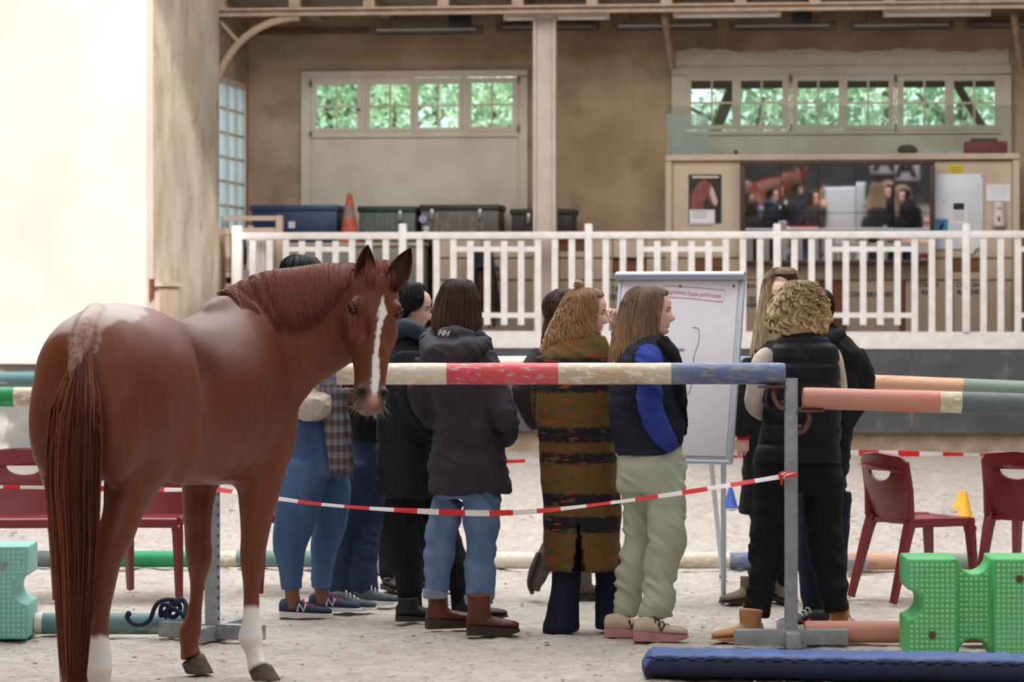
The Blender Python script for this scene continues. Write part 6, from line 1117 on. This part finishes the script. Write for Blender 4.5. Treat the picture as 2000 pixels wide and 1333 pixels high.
    leg([(500, 860, 58, 12.97), (506, 905, 52, 12.95), (508, 950, 40, 12.93), (502, 1000, 32, 12.91), (497, 1050, 26, 12.9), (493, 1085, 23.5, 12.9), (493, 1112, 22, 12.9), (491, 1145, 17, 12.9), (491, 1190, 16, 12.9), (491, 1222, 18, 12.9), (490, 1246, 22.5, 12.9), (495, 1268, 16, 12.89), (501, 1288, 16.5, 12.87), (506, 1306, 21, 12.85)])
    leg([(405, 880, 50, 13.12), (392, 940, 33, 13.12), (386, 1000, 25, 13.1), (386, 1050, 22, 13.1), (388, 1078, 23, 13.08), (388, 1104, 21.5, 13.08), (385, 1138, 15.5, 13.1), (382, 1180, 13.5, 13.1), (377, 1212, 15.5, 13.1), (371, 1236, 20, 13.1), (370, 1262, 14.5, 13.09), (374, 1284, 18.5, 13.08)])
    leg([(300, 800, 60, 12.1), (290, 850, 66, 12.06), (274, 900, 60, 12.02), (253, 950, 47, 11.98), (240, 1000, 36, 11.93), (225, 1045, 33, 11.89), (207, 1085, 29, 11.87), (201, 1115, 27, 11.87), (198, 1150, 24, 11.88), (194, 1200, 19.5, 11.9), (193, 1245, 19.5, 11.92), (194, 1282, 23.5, 11.93), (194, 1310, 24, 11.93), (196, 1338, 20, 11.93), (199, 1358, 25, 11.93)])
    leg([(112, 800, 48, 12.25), (120, 860, 52, 12.2), (126, 910, 46, 12.16), (134, 960, 38, 12.12), (142, 1010, 31, 12.1), (146, 1070, 27, 12.08), (150, 1110, 24, 12.08), (152, 1170, 19, 12.1), (152, 1250, 19, 12.12), (152, 1290, 22, 12.12), (154, 1330, 18, 12.12), (156, 1352, 23, 12.12)])
    mb.ball(P(186, 1082, 11.84), (.04, .036, .062), 14, 10); mb.ball(P(214, 1090, 11.86), (.04, .036, .07), 14, 10); mb.ball(P(494, 1098, 12.9), (.05, .05, .052), 14, 10); mb.ball(P(388, 1088, 13.08), (.05, .05, .05), 14, 10); mb.ball(P(484, 1250, 12.91), (.032, .034, .036), 12, 8); mb.ball(P(365, 1240, 13.11), (.032, .034, .036), 12, 8); mb.ball(P(190, 1300, 11.92), (.046, .046, .05), 12, 8); mb.ball(P(140, 1085, 12.05), (.03, .034, .05), 12, 10)
    # dock
    dock = [P(190, 618, 11.95), P(168, 644, 11.78), P(152, 690, 11.66), P(146, 745, 11.62), P(143, 800, 11.62)]; dk = smooth_pts(dock, 14); mb.tube(dk, np.linspace(.06, .022, 14), 14)
    co, no, fs = remesh(mb_body, .018, 16); mb.add(co, fs); co, no, fs = remesh(mb, .0085, 8)
    # gentle muscle relief
    lf = np.stack([(co - HO) @ HA, (co - HO) @ HR, co[:, 2]], 1); hh = (co - O) @ h; hx = (co - O) @ tt; hy = (co - O) @ n; ishead = (hh > -.08) & (np.abs(hx) < .17) & (hy > -.2) & (co[:, 0] > P(640, 0, 12.9)[0]) & (co[:, 1] < 13.2)
    amp = np.where(ishead, .002, .006); q = amp * vnoise(lf, (4, 5, 4), 21) + .0025 * vnoise(lf, (10, 10, 8), 22) * (~ishead)
    g = lambda c, r: np.exp(-(((co - c) / r) ** 2).sum(1))
    for s in (-1, 1): q = q - .030 * g(HP(.566, s * .051, .054), .014) - .010 * ishead * np.exp(-((hh - .30) / .05) ** 2 - ((np.abs(hx) - .055) / .02) ** 2) * (hy > 0)
    rib = .004 * np.sin((lf[:, 0] + .15 * lf[:, 2]) * 55) * np.exp(-((lf[:, 0] + .25) / .22) ** 2) * np.clip((1.42 - lf[:, 2]) / .2, 0, 1); q = q + rib * .25
    # flank hollow, line behind the shoulder
    q = q - .034 * np.exp(-((lf[:, 0] + .54) / .09) ** 2 - ((lf[:, 2] - 1.33) / .13) ** 2) * (np.abs(lf[:, 1]) > .1) - .022 * np.exp(-((lf[:, 0] + .08 - .35 * (lf[:, 2] - 1.2)) / .05) ** 2 - ((lf[:, 2] - 1.15) / .25) ** 2) * (np.abs(lf[:, 1]) > .12)
    q = q - .012 * ishead * np.exp(-((hh - .635) / .012) ** 2) * (hy > -.06) * 0
    co = co + no * q[:, None]
    # coat colours and markings
    ch, ch2, gin, wh = C_((114, 57, 36)), C_((88, 42, 28)), C_((130, 71, 42)), C_((246, 243, 241)); k = (.5 + .5 * vnoise(lf, (3, 3, 3), 31))[:, None]; col = ch * (1 - k) + ch2 * k
    k = (np.clip(.5 + .9 * vnoise(lf, (2, 2, 2), 33), 0, 1) * .45)[:, None]; col = col * (1 - k) + gin * k
    col *= (1 + .10 * vnoise(co, (60, 60, 14), 32))[:, None]
    def mixc(k, c): nonlocal col; k = np.clip(k, 0, 1)[:, None]; col = col * (1 - k) + (c if np.ndim(c) == 1 else c) * k
    ez = .012 * vnoise(co, (40, 40, 5), 41)
    rf = (np.abs(co[:, 0] - P(495, 0, 12.9)[0]) < .13) & (np.abs(co[:, 1] - 12.9) < .2) & (co[:, 2] < .6); mixc(rf * (.5 + (.315 - co[:, 2] + ez) / .02), wh)
    rh = (np.abs(co[:, 0] - P(196, 0, 11.92)[0]) < .062) & (np.abs(co[:, 1] - 11.92) < .11) & (co[:, 2] < .6); mixc(rh * (.5 + (.30 - co[:, 2] + ez) / .02), wh)
    dirt = ((rf | rh) & (co[:, 2] < .17)) * np.clip(.5 + vnoise(co, (18, 18, 18), 44), 0, 1) * .35; mixc(dirt, C_((190, 172, 148)))
    # blaze
    hc = np.interp(hh, [.13, .21, .28, .37, .5, .62], [.016, .02, .006, .0, .006, .004]); hwid = np.interp(hh, [.14, .165, .19, .215, .235, .26, .32, .39, .46, .52, .57, .6], [0, .007, .012, .021, .014, .010, .0105, .0105, .017, .02, .015, .0])
    bz = (hy > 0) & ishead; mixc(bz * (.5 + (hwid - np.abs(hx - hc) + .006 * vnoise(co, (120, 120, 60), 51)) / .006) * (hh > .135) * (hh < .6), wh)
    mz = ishead * np.clip((hh - .50) / .06, 0, 1) * (np.abs(hx - hc) > hwid - .004) * .75; mixc(mz, C_((92, 84, 84))); mixc(bz * np.exp(-((hh - .592) / .022) ** 2 - ((hx - hc) / .022) ** 2) * 1.4, C_((204, 150, 140))); mixc(ishead * (hh > .6) * np.exp(-((hx + .02) / .03) ** 2) * .6, C_((150, 110, 106)))
    for s in (-1, 1): mixc(1.5 * g(HP(.566, s * .051, .046), .022), C_((22, 18, 18))); mixc(.8 * g(HP(.2, s * .113, .03), .03), C_((60, 32, 24)))
    # pale patch on the croup, pale hairs on the dock
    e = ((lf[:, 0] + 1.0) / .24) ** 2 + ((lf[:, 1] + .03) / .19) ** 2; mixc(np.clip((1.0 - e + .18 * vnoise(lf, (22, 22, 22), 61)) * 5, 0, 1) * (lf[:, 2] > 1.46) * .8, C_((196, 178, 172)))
    dd = np.min(np.linalg.norm(co[:, None, :] - dk[None, 1:12], axis=2), axis=1); mixc((dd < .075) * np.clip(.55 + .6 * vnoise(co, (90, 90, 90), 62), 0, 1) * .8 * (co[:, 2] > 1.3), C_((176, 152, 140)))
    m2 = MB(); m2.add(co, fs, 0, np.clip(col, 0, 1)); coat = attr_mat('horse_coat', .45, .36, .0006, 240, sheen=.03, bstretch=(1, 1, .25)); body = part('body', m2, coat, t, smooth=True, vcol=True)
    # eyes
    eye_m = pm('horse_eye', (16, 12, 12), None, rough=.08, spec=.8)
    for s in (-1, 1): mb = MB(); mb.ball(HP(.2, s * .103, .022), .021, 16, 12); part('eye', mb, eye_m, t, smooth=True)
    for s in (-1, 1): mb = MB(); mb.tube(smooth_pts([HP(.207, s * .099, .043), HP(.189, s * .109, .042), HP(.182, s * .119, .024), HP(.189, s * .122, .0)], 10), [.002, .003, .004, .0045, .0045, .0045, .0045, .004, .003, .002], 8, col=C_((84, 44, 30))); part('eyelid', mb, coat, t, smooth=True, vcol=True)
    # ears
    for s, base, tip in ((-1, P(714, 556, 12.93), P(720, 478, 12.91)), (1, P(766, 556, 12.91), P(801, 484, 12.91))):
        ax = tip - base; Ln = np.linalg.norm(ax); ax = ax / Ln; fn = nrm(np.array([s * .25, -1, .1]) - ax * (np.array([s * .25, -1, .1]) @ ax)); sd = np.cross(ax, fn); mb = MB(); rings = []; cc = []
        for q, w_ in ((-.15, .03), (0, .042), (.12, .05), (.3, .053), (.5, .047), (.7, .035), (.86, .02), (.96, .008), (1, .001)):
            rr = []; bend = .012 * math.sin(max(q, 0) * math.pi); ctr = base + ax * q * Ln
            for x in np.linspace(-1, 1, 11): rr.append(ctr + sd * w_ * x + fn * (.02 * (x * x) - .03 * (1 - x * x) * min(1, w_ / .03))); cc.append(C_((118, 62, 42)))
            for x in np.linspace(.9, -.9, 11): rr.append(ctr + sd * w_ * x * .93 + fn * (.018 * (x * x) - .016 * (1 - x * x) * min(1, w_ / .03))); cc.append(C_((52, 28, 22)) * (1 + .6 * abs(x)))
            rings.append(np.array(rr))
        mb.loft(rings, True, 0, True, np.array(cc)); part('ear', mb, coat, t, smooth=True, vcol=True)
    # hooves
    hoof_m = pm('hoof', (108, 94, 82), (74, 64, 58), 24, .7, .001, 60, stretch=(1, 1, 3))
    for px, d, ang, top in ((509, 12.86, 60, (506, 1304)), (377, 13.07, 40, (374, 1284)), (200, 11.93, 25, (199, 1358)), (156, 12.12, 30, (156, 1352))):
        mb = MB(); tp = P(top[0], top[1], d); g0 = np.array([(px - 1000) * d / F, d, 0]); th = math.radians(ang); f = np.array([math.sin(th), math.cos(th), 0]) * (1 if ang != 60 else 1); f = np.array([.75, .3 if ang != 60 else -.35, 0]); f = nrm(f); r = np.array([-f[1], f[0], 0]); rings = []; zt_ = tp[2] + .012
        for q in (0, .1, .5, .85, 1, 1.12): c = g0 * (1 - q) + np.array([tp[0], tp[1], 0]) * q; rr = .064 * (1 - q) + .05 * q if q <= 1 else .03; sh = .022 * (1 - q); rings.append(np.array([c + f * (math.cos(x) * rr * (1.12 if math.cos(x) > 0 else .85) + sh) + r * math.sin(x) * rr * .95 + np.array([0, 0, zt_ * q * (.72 + .28 * math.cos(x))]) for x in a[::2]]))
        mb.loft(rings); part('hoof', mb, hoof_m, t, smooth=True)
    # mane
    rg = np.random.default_rng(77); hm = attr_mat('horse_hair', .5, .4); mb = MB(); side = 1 if SD[15][1] < 0 else -1; base_c, tip_c = C_((128, 66, 46)), C_((120, 60, 42))
    for i in range(2300):
        u = rg.random() ** .9; k0 = 3.5 + u * 22.5; drift = rg.normal() * .4 - .8; L = (58 + 26 * rg.random()) * (.75 + .5 * math.sin(u * 3.0) ) * (.55 if u > .95 else 1); pts = []; wv = rg.random() * 6; lift = 1.01 + .035 * rg.random()
        for q in np.linspace(0, 1, 9):
            kk = np.clip(k0 + drift * q + .15 * math.sin(q * 7 + wv), 0, 28.9); j = int(kk); f_ = kk - j; an = math.radians(96 - L * q); ce = C[j] * (1 - f_) + C[j + 1] * f_; hz = HZ[j] * (1 - f_) + HZ[j + 1] * f_; hw = HWd[j] * (1 - f_) + HWd[j + 1] * f_; nr = 1 - .3 * max(0, math.sin(an)) ** 2
            pts.append(ce + UP[j] * math.sin(an) * hz * (lift + .02 * (1 - q)) + SD[j] * side * math.cos(an) * hw * nr * (lift + .06))
        b = .65 + .6 * rg.random(); tq = np.linspace(0, 1, 9)[:, None]; cc = np.repeat((base_c * (1 - tq) + tip_c * tq) * b, 3, 0); mb.tube(pts, .0021 * np.array([1, 1, 1, 1, 1, .9, .8, .6, .2]), 3, False, 0, None, cc)
    for i in range(110):   # forelock
        x0 = rg.normal() * .028; pts = [HP(-.04 + .0 * q, x0, .0) * 0 + HP(-.03 + .15 * q * (.7 + .3 * rg.random()), x0 * (1 + .3 * q), .03 + .04 * math.sin(min(1, q * 1.2) * 1.8)) for q in np.linspace(0, 1, 7)]; b = .7 + .5 * rg.random(); mb.tube(pts, .0024 * np.array([1, 1, 1, 1, .8, .6, .2]), 3, False, 0, None, np.tile(base_c * b, (21, 1)))
    part('mane', mb, hm, t, smooth=True, vcol=True)
    # tail
    mb = MB(); Yt = [640, 700, 760, 850, 950, 1050, 1150, 1250, 1350]; XL = [160, 128, 112, 99, 97, 106, 113, 118, 124]; XR = [178, 176, 190, 193, 188, 186, 180, 170, 162]; ga, gb, gc = C_((140, 74, 42)), C_((112, 56, 36)), C_((84, 42, 30))
    for i in range(2600):
        u = np.clip(rg.normal() * .55, -1.15, 1.15); y0 = 640 + 150 * rg.random(); ye = min(1352, 1120 + 240 * rg.random() ** .6); ys = np.linspace(y0, ye, 18); w0 = rg.random() * 6; dj = rg.normal() * .028; pts = []
        dkx = np.interp(y0, [p_ for p_ in (618, 644, 690, 745, 800)], [190, 168, 152, 146, 143]); dkd = np.interp(y0, (618, 644, 690, 745, 800), (11.95, 11.78, 11.66, 11.62, 11.62))
        for y in ys:
            q = min(1, (y - y0) / 140); xl, xr = np.interp(y, Yt, XL), np.interp(y, Yt, XR); xt = (xl + xr) / 2 + u * (xr - xl) / 2 + 2.0 * math.sin(y * .012 + w0); x = dkx * (1 - q) + xt * q + u * 12 * (1 - q); d = dkd * (1 - q) + (11.60 + dj + .02 * u * u) * q - .035 * (1 - abs(u)) * math.sin(q * 3.14) - .02; pts.append(P(x, y, d))
        b = .6 + .6 * rg.random(); c = ga if rg.random() < .35 + .3 * (u < -.2) else (gb if rg.random() < .6 else gc); cc = np.tile(c * b, (18 * 3, 1)); mb.tube(pts, .0021 * np.array([1] * 13 + [.9, .8, .7, .5, .2]), 3, False, 0, None, cc)
    part('tail', mb, hm, t, smooth=True, vcol=True)
    mb = MB()
    for i in range(110):
        x0 = rg.uniform(-.06, .06); q0 = rg.uniform(.59, .635); p0 = HP(q0, x0, rg.uniform(-.03, .03)); dv = nrm(h * rg.uniform(.4, 1) + tt * (x0 * 14 + rg.normal() * .3) + n * rg.uniform(-.2, .5)); L = rg.uniform(.02, .05); mb.tube([p0, p0 + dv * L * .5, p0 + dv * L + np.array([0, 0, -.012])], [.0007, .0006, .0003], 3, False, 0, None, np.tile(C_((160, 146, 128)), (9, 1)))
    part('whiskers', mb, hm, t, smooth=True, vcol=True)
horse()
